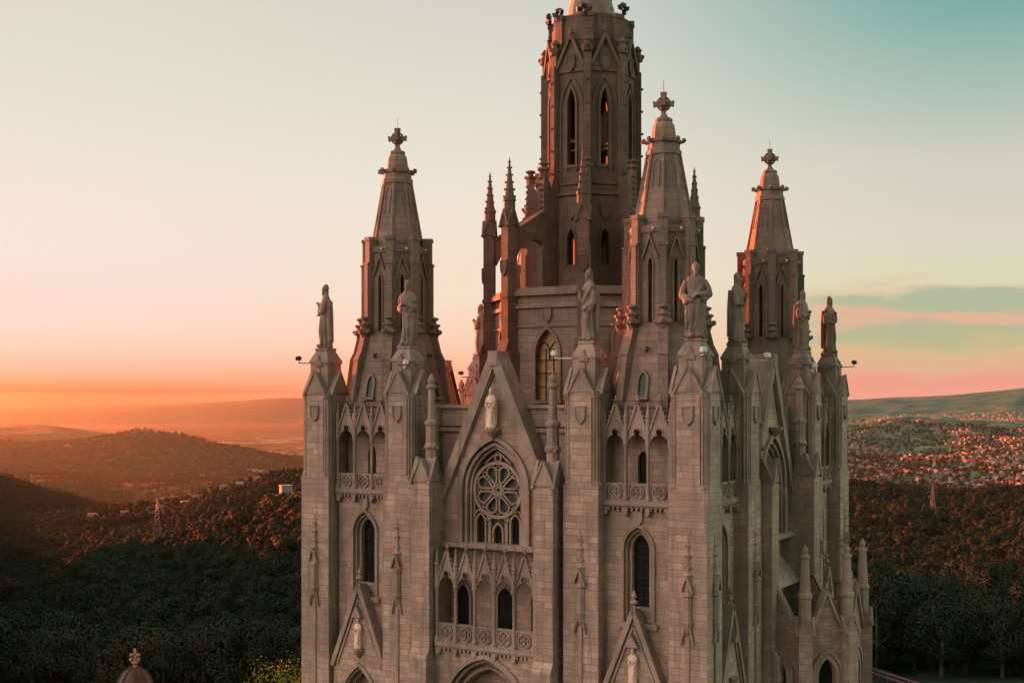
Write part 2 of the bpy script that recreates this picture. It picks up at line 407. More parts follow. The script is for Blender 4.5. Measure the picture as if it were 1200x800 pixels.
# --- the tower bays: tall lancet, loggia, gabled portal
def quatre(mb, F, uc, vc, r, d):
    mb.ribbon(F, [(uc+r*math.cos(R_(15*i)), vc+r*math.sin(R_(15*i))) for i in range(24)], .07, d, d+.1, True)
    for k in range(4):
        a = R_(90*k+45); c = (uc+r*.5*math.cos(a), vc+r*.5*math.sin(a))
        mb.ribbon(F, [(c[0]+r*.34*math.cos(R_(36*i)), c[1]+r*.34*math.sin(R_(36*i))) for i in range(10)], .05, d, d+.08, True)
def canopy(F, uc, w, d0, d1, vspring, vlobe, vtip, vbase):
    """gabled canopy over one arcade bay with a cusped arch"""
    mb = MB(); h = w/2; r = .17*w
    A = [(h-.07, vspring)]
    for i in range(1, 7):
        t = i/6; A.append((h-.07-(h-.07-r*.75)*t, vspring+(vlobe-1.65*r-vspring)*math.sin(t*math.pi/2)))
    A += [(r*math.cos(R_(a)), vlobe-r+r*math.sin(R_(a))) for a in (-35, 0, 30, 60)]+[(0, vlobe)]
    A = A+[(-u, v) for u, v in reversed(A[:-1])]
    g_ = h-.13; out = [(-h, vspring), (-h, vbase-.12), (-g_, vbase), (0, vtip), (g_, vbase), (h, vbase-.12), (h, vspring)]
    mb.prism(F, [(uc+u, v) for u, v in out+A], d0, d1)
    for q in (1, -1):
        mb.ribbon(F, [(uc+q*g_, vbase-.08), (uc, vtip+.05)], .11, d0, d1+.08)
        crockets(mb, F.p(uc+q*h*.8, vbase+.35, d1), F.p(uc+q*.1, vtip-.1, d1), 4, .085)
        mb.ribbon(F, [(uc+q*(u), v+.06) for u, v in [(A[i][0], A[i][1]) for i in range(0, 11)]], .06, d1, d1+.06)
    finial(mb, F.p(uc, 0, (d0+d1)/2), .15, vtip-.05, vtip+.5)
    return mb
def column(F, u, d, v0, v1, r, vp, vtop):
    """shaft with base, capital, and the little pinnacle over it"""
    mb = MB(); c = F.p(u, 0, d)
    mb.lathe(c, [(r*1.7, v0), (r*1.7, v0+.18), (r, v0+.3), (r, v1-.3), (r*1.7, v1-.05), (r*1.8, v1+.06), (r*1.5, v1+.1), (r*1.5, vp), (r*2.0, vp+.05), (r*1.25, vp+.15), (.02, vtop)], 8)
    return mb
def arcade(name, F, us, w, d, zb0, zb1, vspring, vlobe, vtip, vbase, vtop, r):
    base = MB()
    u0, u1 = us[0]-w/2-.08, us[-1]+w/2+.08
    base.box(F, u0, u1, zb0-.28, zb0, d-.9, d+.24); base.box(F, u0, u1, zb0-.4, zb0-.28, d-.7, d+.12)
    n = int((u1-u0)/.28)
    for i in range(n):
        u = u0+.1+(u1-u0-.2)*i/(n-1); base.box(F, u-.065, u+.065, zb0-.58, zb0-.4, d-.3, d+.14)
    for i in range(len(us)+1):
        u = us[0]-w/2+w*i+(.12 if i == 0 else -.12 if i == len(us) else 0)
        base.prism(F, [(u-.16, zb0-.4), (u+.16, zb0-.4), (u+.13, zb0-.75), (u, zb0-.9), (u-.13, zb0-.75)], d-.3, d+.2)
    lg = part(name, base, M_TRIM)
    for i in range(len(us)+1):
        u = us[0]-w/2+w*i
        part('column', column(F, u, d+.05, zb0, vspring, r, vbase+.62, vtop), M_TRIM, lg)
    for u in us:
        part('canopy', canopy(F, u, w, d-.14, d+.03, vspring, vlobe, vtip, vbase), M_TRIM, lg)
        p = MB(); p.box(F, u-w/2+r, u+w/2-r, zb0, zb1, d-.12, d-.02); p.box(F, u-w/2+r, u+w/2-r, zb1-.1, zb1+.03, d-.16, d+.05); p.box(F, u-w/2+r, u+w/2-r, zb0, zb0+.1, d-.1, d+.05)
        for q in (-1, 1): p.box(F, u+q*(w/2-r-.05)-.04, u+q*(w/2-r-.05)+.04, zb0+.1, zb1-.1, d-.1, d+.05)
        quatre(p, F, u, (zb0+zb1)/2, min(w*.3, (zb1-zb0)*.4), d-.02)
        part('balustrade_panel', p, M_TRIM, lg)
    return lg
def make_bay(s):
    F = F0; uc = 10.0*s; u0, u1 = uc-2.2, uc+2.2
    w = MB()
    w.panel(F, u0, u1, -17.2, -6.2, 13.72, uc, 1.8, -13.0, -8.75, -7.45, .34)
    w.panel(F, uc-.9, uc+.9, -13.0, -7.4, 13.38, uc+.0, 1.1, -12.15, -8.75, -7.85, .42, top=lambda u: -7.4)
    w.prism(F, [(uc-.9, -13.0), (uc+.9, -13.0), (uc+.9, -12.2), (uc-.9, -12.2)], 13.35, 13.4)
    w.panel(F, u0, u1, -6.2, .1, 12.72, uc-.15, .66, -4.9, -3.55, -2.95, .3)
    w.box(F, u0, u1, -1.75, -1.3, 12.2, 13.7); w.box(F, u0, u1, -6.3, -6.2, 12.3, 13.7)
    w.box(F, u0, u1, -30, -17.2, 11.6, 13.4); w.box(F, u0, u1, -17.2, -6.4, 11.6, 12.4)
    wl = part('bay_wall', w, M_STONE)
    t = MB()
    t.arch_rib(F, uc, 2.0, -12.9, -8.75, -7.3, .18, 13.7, 13.84); t.arch_rib(F, uc, 1.62, -12.9, -8.75, -7.58, .12, 13.4, 13.62)
    t.prism(F, [(uc-1.25, -13.35), (uc+1.25, -13.35), (uc+1.25, -13.0), (uc-1.25, -13.0)], 13.6, 13.92)
    t.prism(F, [(uc-.3, -6.45), (uc+.3, -6.45), (uc+.3, -7.0), (uc, -7.4), (uc-.3, -7.0)], 13.7, 13.86)
    part('window_moulding', t, M_TRIM, wl)
    g = MB(); g.poly([F.p(uc-.6, -12.3, 13.02), F.p(uc+.6, -12.3, 13.02), F.p(uc+.6, -7.7, 13.02), F.p(uc-.6, -7.7, 13.02)])
    gl = part('lancet_window', g, M_GLASS, wl)
    b = MB()
    for k in range(6): b.box(F, uc-.58, uc+.58, -11.7+.62*k, -11.66+.62*k, 13.03, 13.07)
    b.box(F, uc-.02, uc+.02, -12.2, -7.8, 13.03, 13.07); part('glazing_bars', b, M_IRON, wl)
    g = MB(); g.poly([F.p(uc-.55, -5.0, 12.46), F.p(uc+.25, -5.0, 12.46), F.p(uc+.25, -2.8, 12.46), F.p(uc-.55, -2.8, 12.46)]); part('loggia_window', g, M_GLASS, wl)
    lg = arcade('loggia', F, [uc-1.42, uc, uc+1.42], 1.42, 13.86, -5.85, -4.85, -2.5, -1.62, -.12, -1.6, -.05, .1)
    # gabled portal
    m = MB(); za, sl_ = -12.3, 2.45; hb = 2.15
    top = lambda u: za-abs(u-uc)*sl_
    m.panel(F, uc-hb, uc+hb, -30, 0, 14.35, uc, 2.9, -30, -20.2, -17.55, .5, top=top, n=8)
    m.panel(F, uc-1.45, uc+1.45, -30, -17.4, 13.88, uc, 2.2, -30, -20.2, -18.1, .8, top=lambda u: -17.4+.0*u)
    for q in (1, -1): m.poly([F.p(uc+q*hb, -30, 14.35), F.p(uc+q*hb, top(uc+hb), 14.35), F.p(uc+q*hb, top(uc+hb), 13), F.p(uc+q*hb, -30, 13)]); m.poly([F.p(uc, za, 14.35), F.p(uc+q*hb, top(uc+hb), 14.35), F.p(uc+q*hb, top(uc+hb), 13.3), F.p(uc, za, 13.3)])
    pg = part('portal_gable', m, M_STONE)
    c = MB()
    for q in (1, -1):
        c.ribbon(F, [(uc+q*(hb+.05), top(uc+hb)-.15), (uc, za+.12)], .3, 13.7, 14.55)
        c.ribbon(F, [(uc+q*(hb-.35), top(uc+hb)), (uc, za-.75)], .12, 14.33, 14.46)
        crockets(c, F.p(uc+q*(hb-.1), top(uc+hb)+.45, 14.4), F.p(uc+q*.3, za-.35, 14.4), 9, .13)
    part('coping', c, M_TRIM, pg)
    f = MB(); finial(f, F.p(uc, 0, 14.3), .26, za, za+1.3); part('finial', f, M_TRIM, pg)
    a = MB(); a.arch_rib(F, uc, 3.05, -30, -20.2, -17.45, .22, 14.34, 14.5, 9); a.arch_rib(F, uc, 2.75, -30, -20.2, -17.7, .14, 14.0, 14.3, 9); part('arch_moulding', a, M_TRIM, pg)
    k = MB(); k.lathe(F.p(uc, 0, 14.4), [(.04, -17.05), (.25, -16.75), (.4, -16.5), (.42, -16.4)], 8); part('statue_console', k, M_TRIM, pg); k = MB(); k.prism(F, [(uc-.4, -14.3), (uc+.4, -14.3), (uc, -13.6)], 14.3, 14.75); part('statue_canopy', k, M_TRIM, pg)
    dd = MB(); dd.poly([F.p(uc-1.2, -30, 13.05), F.p(uc+1.2, -30, 13.05), F.p(uc+1.2, -17.9, 13.05), F.p(uc-1.2, -17.9, 13.05)]); part('door', dd, M_DARK, pg)
    return wl, lg, pg
for s in (1, -1): SIDE += list(make_bay(s))

# --- the centre: gable with rose window
def make_gable():
    F = F0; za = 2.75; sl_ = 2.24; hb = 3.78
    top = lambda u: za-abs(u)*sl_
    m = MB(); m.panel(F, -hb, hb, -9.1, 0, 13.45, 0, 4.7, -9.0, -5.6, -2.45, .3, top=top, n=10)
    m.panel(F, -2.35, 2.35, -9.0, -2.3, 13.15, 0, 3.66, -9.0, -5.6, -3.0, .35, top=lambda u: -2.3, n=10)
    for q in (1, -1):
        m.poly([F.p(0, za, 13.45), F.p(q*hb, top(hb), 13.45), F.p(q*hb, top(hb), 12.3), F.p(0, za, 12.3)])
        m.poly([F.p(q*hb, -9.1, 13.45), F.p(q*hb, top(hb), 13.45), F.p(q*hb, top(hb), 12.3), F.p(q*hb, -9.1, 12.3)])
    m.poly([F.p(-hb, top(hb), 12.3), F.p(hb, top(hb), 12.3), F.p(0, za, 12.3)])
    g = part('main_gable', m, M_STONE)
    c = MB()
    for q in (1, -1):
        c.ribbon(F, [(q*(hb+.35), top(hb+.35)), (0, za+.1)], .62, 12.25, 13.75)
        c.ribbon(F, [(q*(hb-.2), top(hb-.2)-.62), (0, za-.72)], .16, 13.44, 13.62)
    c.box(F, -.34, .34, za-.5, za+.42, 12.25, 13.8)
    part('coping', c, M_TRIM, g)
    a = MB(); a.arch_rib(F, 0, 4.9, -9.0, -5.6, -2.3, .26, 13.4, 13.7, 10); a.arch_rib(F, 0, 4.3, -9.0, -5.6, -2.7, .2, 13.15, 13.5, 10); a.arch_rib(F, 0, 3.8, -9.0, -5.6, -2.95, .14, 13.1, 13.3, 10)
    for q in (1, -1): a.lathe(F.p(q*2.12, 0, 13.3), [(.12, -9), (.1, -8.7), (.1, -5.9), (.16, -5.6)], 8)
    a.box(F, -hb, hb, -9.3, -8.98, 13.0, 13.85)
    part('window_moulding', a, M_TRIM, g)
    k = MB(); k.lathe(F.p(0, 0, 13.75), [(.05, -2.4), (.3, -2.1), (.5, -1.85), (.52, -1.72)], 8); part('statue_console', k, M_TRIM, g)
    gl = MB(); P = arch_pts(0, 3.7, -5.6, -3.0, 10); gl.poly([F.p(u, v, 12.84) for u, v in [(-1.85, -9)]+P+[(1.85, -9)]])
    rw = part('rose_window', gl, M_ROSE)
    t = MB(); zc, R = -5.62, 1.72; d0, d1 = 12.86, 13.12
    circ = lambda r, cx=0, cz=zc, n=32: [(cx+r*math.cos(2*math.pi*i/n), cz+r*math.sin(2*math.pi*i/n)) for i in range(n)]
    t.ribbon(F, circ(R), .2, d0, d1+.06, True); t.ribbon(F, circ(.36, n=16), .15, d0, d1, True)
    for i in range(8):
        a_ = 2*math.pi*i/8+math.pi/8*1
        ca, sa = math.cos(a_), math.sin(a_)
        pet = []
        for (r, w) in ((.4, 0), (.62, .15), (.9, .27), (1.15, .36), (1.35, .34), (1.5, .2), (1.56, 0)):
            pet.append((r, w))
        loop = pet+[(r, -w) for r, w in reversed(pet[1:-1])]
        t.ribbon(F, [(r*ca-w*sa, zc+r*sa+w*ca) for r, w in loop], .1, d0, d1, True)
        b_ = a_+math.pi/8; cb, sb = math.cos(b_), math.sin(b_)
        t.ribbon(F, circ(.13, 1.42*cb, zc+1.42*sb, 8), .06, d0, d1-.05, True)
        t.ribbon(F, circ(.06, .19*cb, zc+.19*sb, 6), .05, d0, d1-.05, True)
    t.ribbon(F, circ(.22, 0, -3.6, 10), .09, d0, d1, True)
    for q in (1, -1):
        t.ribbon(F, [(q*.95, -3.95), (q*.4, -3.5), (0, -3.2)], .1, d0, d1)
        t.ribbon(F, [(q*1.75, -7.3), (q*1.5, -6.9), (q*1.1, -7.05)], .09, d0, d1)
    for (uc, ww, zt) in ((-1.27, .62, -7.15), (0, .62, -7.75), (1.27, .62, -7.15)):
        t.arch_rib(F, uc, ww+.1, -9, zt-.55, zt+.02, .12, d0, d1)
    for q in (1, -1):
        t.box(F, q*.62-.1, q*.62+.1, -9, -7.2, d0, d1); t.box(F, q*.62-.27, q*.62+.27, -9, -7.9, d0, d0+.1)
        t.box(F, q*1.78-.1, q*1.78+.1, -9, -5.7, d0, d1+.02)
        t.ribbon(F, circ(.16, q*.66, -7.45, 8), .07, d0, d1, True)
    part('tracery', t, M_TRIM, rw)
    dk = MB()
    for (uc, ww, zt) in ((-1.27, .6, -7.15), (0, .6, -7.75), (1.27, .6, -7.15)):
        dk.poly([F.p(u, v, 12.852) for u, v in [(uc-ww/2, -9)]+arch_pts(uc, ww, zt-.55, zt)+[(uc+ww/2, -9)]])
    part('lancet_light', dk, M_GLASS, rw)
    # second buttresses with gablets and pinnacles
    L = [g, rw]
    for s in (1, -1):
        uc = 4.45*s; hh = .66
        b = MB(); b.box(F, uc-hh, uc+hh, -30, -5.05, 12.8, 15.25); b.prism(Fr(F.p(uc, 0, 0), 0), [(-hh-.0, -30), (hh, -30), (hh, -16.2), (-hh, -16.2)], 15.2, 15.6)
        G = Fr((0, 0, 0), 0); G.U, G.N = F.N, F.U
        b.prism(G, [(15.2, -16.2), (15.6, -16.2), (15.2, -15.6)], uc-hh, uc+hh)
        bp_ = part('buttress', b, M_STONE)
        cg = MB(); cross_gable(cg, F, uc, 14.6, .68, .72, -5.1, -3.65); part('gable_cap', cg, M_TRIM, bp_)
        p = MB(); c = F.p(uc, 0, 14.0)
        p.lathe(c, [(.4, -5.2), (.4, -3.0), (.48, -2.95), (.48, -2.8), (.38, -2.7), (.38, -1.6), (.47, -1.5), (.47, -1.3), (.27, -1.15), (.22, .75), (.32, .82), (.36, .98), (.22, 1.1), (.27, 1.35), (.15, 1.6), (.02, 1.8)], 8)
        for k in range(8):
            a_ = R_(45*k); p.blob((c.x+.45*math.cos(a_), c.y+.45*math.sin(a_), -3.0), .12, 5, 3, jit=.3)
        part('pinnacle', p, M_TRIM, bp_); L.append(bp_)
        sw = MB(); sw.box(F, s*5.3-.45, s*5.3+.45, -30, -.3, 11.8, 12.9); sw.box(F, s*5.2-.25, s*5.2+.35, -9.9, -9.6, 12.9, 13.3)
        w_ = part('return_wall', sw, M_STONE); L.append(w_)
        sd = MB(); sd.poly([F.p(s*5.3-.14, -9.6, 12.905), F.p(s*5.3+.14, -9.6, 12.905), F.p(s*5.3+.14, -5.4, 12.905), F.p(s*5.3-.14, -5.4, 12.905)]); part('slit_window', sd, M_DARK, w_)
    pw = MB()
    for q in (1, -1):
        u0, u1 = sorted((q*1.2, q*5.9))
        pw.box(F, u0, u1, -9, -1.75, 11.6, 12.2); pw.box(F, u0, u1, -1.75, -.45, 11.8, 12.28); pw.box(F, u0, u1, -.45, -.22, 11.7, 12.5); pw.box(F, u0, u1, -1.95, -1.7, 11.7, 12.45)
    L.append(part('parapet', pw, M_STONE))
    return L
SIDE += make_gable()
# --- the body behind
b = MB(); b.box(F0, -11.7, 11.7, -30, -1.9, -11.7, 11.7); part('nave_walls', b, M_STONE)
b = MB(); b.box(F0, -12.4, 12.4, -1.9, -1.6, -12.4, 12.4); part('terrace_roof', b, M_SLATE)

for o in list(SIDE):
    for k in (1, 2, 3): copy_tree(o, ch, R_(90*k))

# --- front only: five-bay balcony over the main portal
F = F0
w = MB(); w.box(F, -3.78, 3.78, -15.6, -9.3, 11.8, 12.75);
w.panel(F, -3.76, 3.76, -30, -15.3, 14.62, 0, 6.0, -30, -19.6, -15.95, .7, n=10, top=lambda u: -15.3)
w.box(F, -3.76, 3.76, -15.6, -15.3, 12.7, 14.6)
w.panel(F, -3.0, 3.0, -30, -15.7, 13.95, 0, 4.9, -30, -19.8, -16.8, .9, n=10, top=lambda u: -15.7)
bw_ = part('portal_wall', w, M_STONE)
a = MB(); a.arch_rib(F, 0, 6.2, -30, -19.6, -15.85, .28, 14.6, 14.8, 10); a.arch_rib(F, 0, 5.6, -30, -19.6, -16.15, .2, 14.1, 14.5, 10); a.arch_rib(F, 0, 5.05, -30, -19.7, -16.65, .16, 13.9, 14.15, 10); part('arch_moulding', a, M_TRIM, bw_)
g = MB(); g.poly([F.p(-2.6, -30, 13.2), F.p(2.6, -30, 13.2), F.p(2.6, -16.5, 13.2), F.p(-2.6, -16.5, 13.2)]); part('tympanum', g, M_RUBBLE, bw_)
for uc, ww in ((.4, 1.15), (-2.75, .95), (2.75, .95)):
    g = MB(); g.prism(F, [(uc-ww/2, -15.1), (uc+ww/2, -15.1), (uc+ww/2, -12.6)]+[(u, v) for u, v in reversed(arch_pts(uc, ww, -12.6, -11.8)[1:-1])]+[(uc-ww/2, -12.6)], 12.7, 12.765); part('balcony_door', g, M_GLASS, bw_)
    g = MB(); g.arch_rib(F, uc, ww+.12, -15.1, -12.6, -11.7, .16, 12.74, 12.9); part('door_moulding', g, M_TRIM, bw_)
arcade('balcony', F, [-2.84, -1.42, 0, 1.42, 2.84], 1.42, 14.66, -15.2, -14.05, -11.7, -10.75, -9.45, -11.0, -9.25, .11)

# --- the other sides: long lights below the rose
for k in (1, 2, 3):
    Fk = Fr((0, 0, 0), R_(90*k))
    w = MB(); w.box(Fk, -3.78, 3.78, -30, -11.6, 12.3, 13.3); w.box(Fk, -3.78, 3.78, -11.6, -9.3, 12.3, 12.9); 
    G = Fr((0, 0, 0), 0); G.U, G.N = Fk.N, Fk.U
    w.prism(G, [(13.3, -12.4), (14.3, -12.4), (13.3, -11.2), (12.9, -10.6), (12.9, -12.4)], -3.78, 3.78)
    sw_ = part('window_wall', w, M_STONE)
    t = MB()
    for i in range(6): t.lathe(Fk.p(-1.9+.76*i, 0, 13.1), [(.1, -10.9), (.08, -9.2)], 6)
    t.box(Fk, -3.7, 3.7, -9.5, -9.2, 12.9, 13.4); part('mullions', t, M_TRIM, sw_)

# --- corner towers
def octo(c): return [Fr((c[0], c[1], 0), R_(45*k)) for k in range(8)]
def vfr(c): return [Fr((c[0], c[1], 0), R_(45*k+22.5)) for k in range(8)]
def make_tower(c):
    mb = MB()
    mb.lathe(c, [(3.75, -1.6), (3.5, .1), (2.85, 2.9), (2.5, 4.45), (2.5, 4.6)], 8)
    for Fk in octo(c):
        ap, hs = 1.98, .78
        mb.panel(Fk, -hs, hs, 4.5, 10.3, ap, 0, .22, 4.75, 8.2, 8.6, .5, n=3)
        mb.box(Fk, -hs, hs, 10.15, 10.55, ap-.3, ap+.1)
    for V in vfr(c):
        mb.box(V, -.27, .27, 4.5, 11.05, 1.8, 2.42); mb.box(V, -.2, .2, 4.4, 9.3, 2.4, 2.52)
        # battered fin with a set-off, ending in a crocketed post
        G = Fr(V.o, 0); G.U, G.N = V.N, V.U
        mb.prism(G, [(1.5, -1.6), (4.0, -1.6), (3.62, .6), (3.32, 2.75), (3.36, 2.78), (3.05, 3.4), (2.8, 4.4), (1.5, 4.4)], -.3, .3)
        mb.box(V, -.24, .24, 4.4, 4.62, 2.1, 2.86)
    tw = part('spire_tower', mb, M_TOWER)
    CP = []; GB = []
    for Fk in octo(c):
        ap = 1.98; t = MB(); GB.append(t)
        t.ribbon(Fk, [(-.52, 8.55), (0, 9.9), (.52, 8.55)], .12, ap-.02, ap+.16)
        t.arch_rib(Fk, 0, .36, 4.8, 8.2, 8.75, .1, ap-.02, ap+.08, 3)
        finial(t, Fk.p(0, 0, ap+.08), .1, 9.85, 10.3)
        t.box(Fk, -.8, .8, 4.5, 4.62, ap, ap+.16); t.box(Fk, -1.15, 1.15, -.35, -.1, 3.2, 3.42)
    t = MB()
    for V in vfr(c):
        t.box(V, -.32, .32, 10.95, 11.2, 1.8, 2.48); t.box(V, -.3, .3, 9.3, 9.45, 2.38, 2.56)
        p = V.p(0, 0, 2.62)
        t2 = MB(); CP.append(t2)
        t2.lathe(p, [(.24, 4.3), (.3, 4.5), (.46, 4.66), (.46, 4.84), (.28, 4.92), (.3, 5.1), (.42, 5.16), (.42, 5.28), (.15, 5.34), (.13, 5.5), (.3, 5.62), (.3, 5.72), (.05, 5.8)], 8)
        for k in range(5):
            a_ = R_(72*k); t2.blob((p.x+.44*math.cos(a_), p.y+.44*math.sin(a_), 4.76), .17, 5, 3, jit=.3)
    part('parapet_caps', t, M_TOWTRIM, tw)
    for q in GB: part('gablet', q, M_TOWTRIM, tw)
    for q in CP: part('crocketed_post', q, M_TOWTRIM, tw)
    sl2 = MB()
    for Fk in octo(c): sl2.poly([Fk.p(-.2, 4.7, 1.6), Fk.p(.2, 4.7, 1.6), Fk.p(.2, 8.7, 1.6), Fk.p(-.2, 8.7, 1.6)])
    part('slit_lights', sl2, M_DARK, tw)
    wn = MB()
    Fk = octo(c)
    for kk in (0, 2, 4, 6):
        Fq = Fk[kk]; wn.poly([Fq.p(u, v, 3.27-.214*(v-.1)) for u, v in [(-.26, .3)]+arch_pts(0, .52, 1.2, 1.7, 4)+[(.26, .3)]])
    part('base_window', wn, M_GREEN, tw)
    for kk in (0, 2, 4, 6):
        wt = MB(); Fq = Fk[kk]; Fs = Fr(Fq.p(0, 0, 3.25), 0); Fs.U = Fq.U; Fs.N = (Fq.N+Vector((0, 0, .214))).normalized(); Fs.V = Vector((0, 0, 1))-Fq.N*.214
        wt.arch_rib(Fs, 0, .62, .2, 1.2, 1.78, .16, -.1, .16, 4); wt.box(Fs, -.45, .45, .05, .22, -.1, .26); wt.box(Fq, -.12, .12, 3.0, 3.25, 2.4, 2.95)
        part('base_window_frame', wt, M_TOWTRIM, tw)
    sp = MB()
    prof = [(1.85, 10.3), (1.0, 15.0), (1.1, 15.05), (1.1, 15.3), (1.0, 15.4), (.98, 15.75), (1.06, 15.8), (1.06, 16.0), (.74, 16.08), (.74, 16.35), (.66, 16.9), (.52, 17.1), (.55, 17.15), (.55, 17.3), (.2, 17.45), (.12, 17.6)]
    sp.lathe(c, prof, 8)
    for k in range(8):
        a_ = R_(45*k+22.5); ca, sa = math.cos(a_), math.sin(a_)
        sp.tube([(c[0]+1.86*ca, c[1]+1.86*sa, 10.3), (c[0]+1.01*ca, c[1]+1.01*sa, 15.0)], .1, 5)
        sp.blob((c[0]+1.24*ca, c[1]+1.24*sa, 15.95), .17, 6, 4, jit=.25); sp.tube([(c[0]+1.0*ca, c[1]+1.0*sa, 15.8), (c[0]+1.2*ca, c[1]+1.2*sa, 15.92)], .1, 5)
        Fk = Fr((c[0], c[1], 0), R_(45*k)); n3 = (Fk.N+Vector((0, 0, .17))).normalized(); Fs = Fr(Fk.p(0, 0, 0), 0); Fs.U = Fk.U; Fs.N = n3
        Fs.o = Fk.p(0, 10.3, 1.71); Fs.V = Vector((0, 0, 1))-Fk.N*(.785/4.7)
        sp.arch_rib(Fs, 0, .42, 2.6, 4.0, 4.45, .07, -.05, .05, 4)
    part('spire', sp, M_TOWER, tw)
    cr = MB(); z0 = 17.55
    Fc = Fr((c[0], c[1], 0), 0)
    for ang in (R_(20), R_(110)):
        Fc = Fr((c[0], c[1], 0), ang)
        P = [(-.13, z0), (.13, z0), (.16, z0+.42), (.2, z0+.5), (.45, z0+.55), (.62, z0+.48), (.66, z0+.86), (.45, z0+.8), (.2, z0+.86), (.16, z0+.95), (.2, z0+1.38), (-.2, z0+1.38), (-.16, z0+.95), (-.2, z0+.86), (-.45, z0+.8), (-.66, z0+.86), (-.62, z0+.48), (-.45, z0+.55), (-.2, z0+.5), (-.16, z0+.42)]
        cr.prism(Fc, P, -.13, .13)
        cr.ribbon(Fc, [(.4*math.cos(R_(22.5*i)), z0+.68+.4*math.sin(R_(22.5*i))) for i in range(16)], .12, -.1, .1, True)
    cr.lathe(c, [(.26, z0-.1), (.2, z0+.05), (.12, z0+.1)], 8)
    part('cross', cr, M_TOWTRIM, tw)
    rod = MB(); rod.tube([(c[0], c[1], z0+1.36), (c[0], c[1], z0+2.1)], .018, 4); part('lightning_rod', rod, M_IRON, tw)
    lp = MB()
    for kk in range(8):
        Fq = Fr((c[0], c[1], 0), R_(45*kk)); lp.blob(Fq.p(.25, 10.35, 2.2), .09, 6, 4)
    part('parapet_lamps', lp, M_LAMPW, tw)
    return tw
tw = make_tower((10, -10))
for k in (1, 2, 3): copy_tree(tw, ch, R_(90*k))

# --- lower octagonal drum with pinnacle piers and flying buttresses
C0 = (0, 0)
dw = MB(); dt = MB(); dg = MB(); db = MB()
for i, Fk in enumerate(octo(C0)):
    ap = 6.55; hs = 2.72
    if i % 2 == 0:
        dw.panel(Fk, -hs, hs, -2, 7.2, ap, 0, 1.75, .05, 3.2, 4.9, .4, n=8)
        dg.poly([Fk.p(u, v, ap-.35) for u, v in [(-.9, 0)]+arch_pts(0, 1.8, 3.2, 4.95, 8)+[(.9, 0)]])
        for v in (1.0, 1.9, 2.8): db.box(Fk, -.88, .88, v-.03, v+.03, ap-.34, ap-.28)
        for u in (-.3, .3): db.box(Fk, u-.025, u+.025, .05, 3.6, ap-.34, ap-.28)
        for u in (-.45, .45): db.arch_rib(Fk, u*.98, .86, 2.8, 3.3, 4.05, .05, ap-.34, ap-.27, 5)
        dt.arch_rib(Fk, 0, 1.95, .05, 3.2, 5.0, .2, ap-.1, ap+.16, 8); dt.box(Fk, -1.15, 1.15, -.15, .08, ap, ap+.25)
    else:
        dw.box(Fk, -hs, hs, -2, 7.2, ap-.3, ap)
        dt.arch_rib(Fk, 0, 1.5, .4, 4.2, 5.2, .16, ap-.02, ap+.14, 6)
    dw.box(Fk, -hs, hs, 6.35, 6.6, ap-.1, ap+.2)
    dt.box(Fk, -hs-.1, hs+.1, 7.2, 7.5, ap-.6, ap+.34); dt.box(Fk, -hs, hs, 7.5, 7.75, ap-.6, ap+.2); dt.box(Fk, -hs, hs, 5.05, 5.2, ap, ap+.1)
    v = shield(Fk, 0, 5.95, ap); b0 = len(dt.v); dt.v += v.v; dt.f += [tuple(b0+q for q in f) for f in v.f]
dr = part('octagon_drum', dw, M_TOWER); part('drum_cornice', dt, M_TOWTRIM, dr); part('pointed_window', dg, M_GOLD, dr); part('window_bars', db, M_IRON, dr)
rf = MB(); rf.lathe(C0, [(7.05, 7.2), (6.9, 7.45), (3.5, 7.95)], 8); part('drum_roof', rf, M_SLATE, dr)

def make_pinnacle():
    V = Fr((0, 0, 0), R_(-22.5)); d = 7.45
    m = MB(); m.box(V, -.38, .38, -2, 12.3, d-.42, d+.38); m.box(V, -.38, .38, -2, 7.5, d-.8, d-.42); m.box(V, -.5, .5, -2, 3.4, d-.6, d+.66); m.box(V, -.43, .43, 7.1, 7.4, d-.6, d+.46)
    G = Fr((0, 0, 0), 0); G.U, G.N = V.N, V.U
    m.prism(G, [(d+.4, 3.4), (d+.7, 3.4), (d+.4, 4.2)], -.52, .52)
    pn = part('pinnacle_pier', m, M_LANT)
    g = MB(); cross_gable(g, V, 0, d-.02, .42, .44, 12.1, 13.1); part('gable_cap', g, M_LANTTRIM, pn)
    s = MB(); c = V.p(0, 0, d-.05)
    s.lathe(c, [(.42, 12.3), (.4, 13.7), (.46, 13.75), (.46, 13.9), (.34, 14.0), (.05, 16.5)], 8)
    for lv in range(5):
        z = 14.05+lv*.5; r = .34-(.29)*(z-14)/2.5+.05
        for k in range(4):
            a_ = R_(90*k+22.5+math.degrees(0)); s.blob((c.x+r*math.cos(a_), c.y+r*math.sin(a_), z), .1-.008*lv, 5, 3, jit=.2)
    s.lathe(c, [(.05, 16.3), (.11, 16.45), (.05, 16.55), (.02, 16.75)], 6)
    part('spirelet', s, M_LANTTRIM, pn)
    sh_ = shield(V, 0, 9.2, d+.38); part('shield', sh_, M_LANTTRIM, pn)
    return pn
def make_flyer():
    V = Fr((0, 0, 0), R_(-22.5)); G = Fr((0, 0, 0), 0); G.U, G.N = V.N, V.U
    m = MB()
    top = [(7.0, 11.75), (4.4, 13.35)]
    under = [(4.4, 10.9), (4.9, 11.15), (5.5, 11.2), (6.1, 11.0), (6.6, 10.6), (6.95, 9.9)]
    m.prism(G, top+under, -.26, .26)
    m.ribbon(G, top, .2, -.36, .36)
    return part('flying_buttress', m, M_LANT)
pn = make_pinnacle(); fy = make_flyer()
for k in range(1, 8): copy_tree(pn, ch, R_(45*k)); copy_tree(fy, ch, R_(45*k))

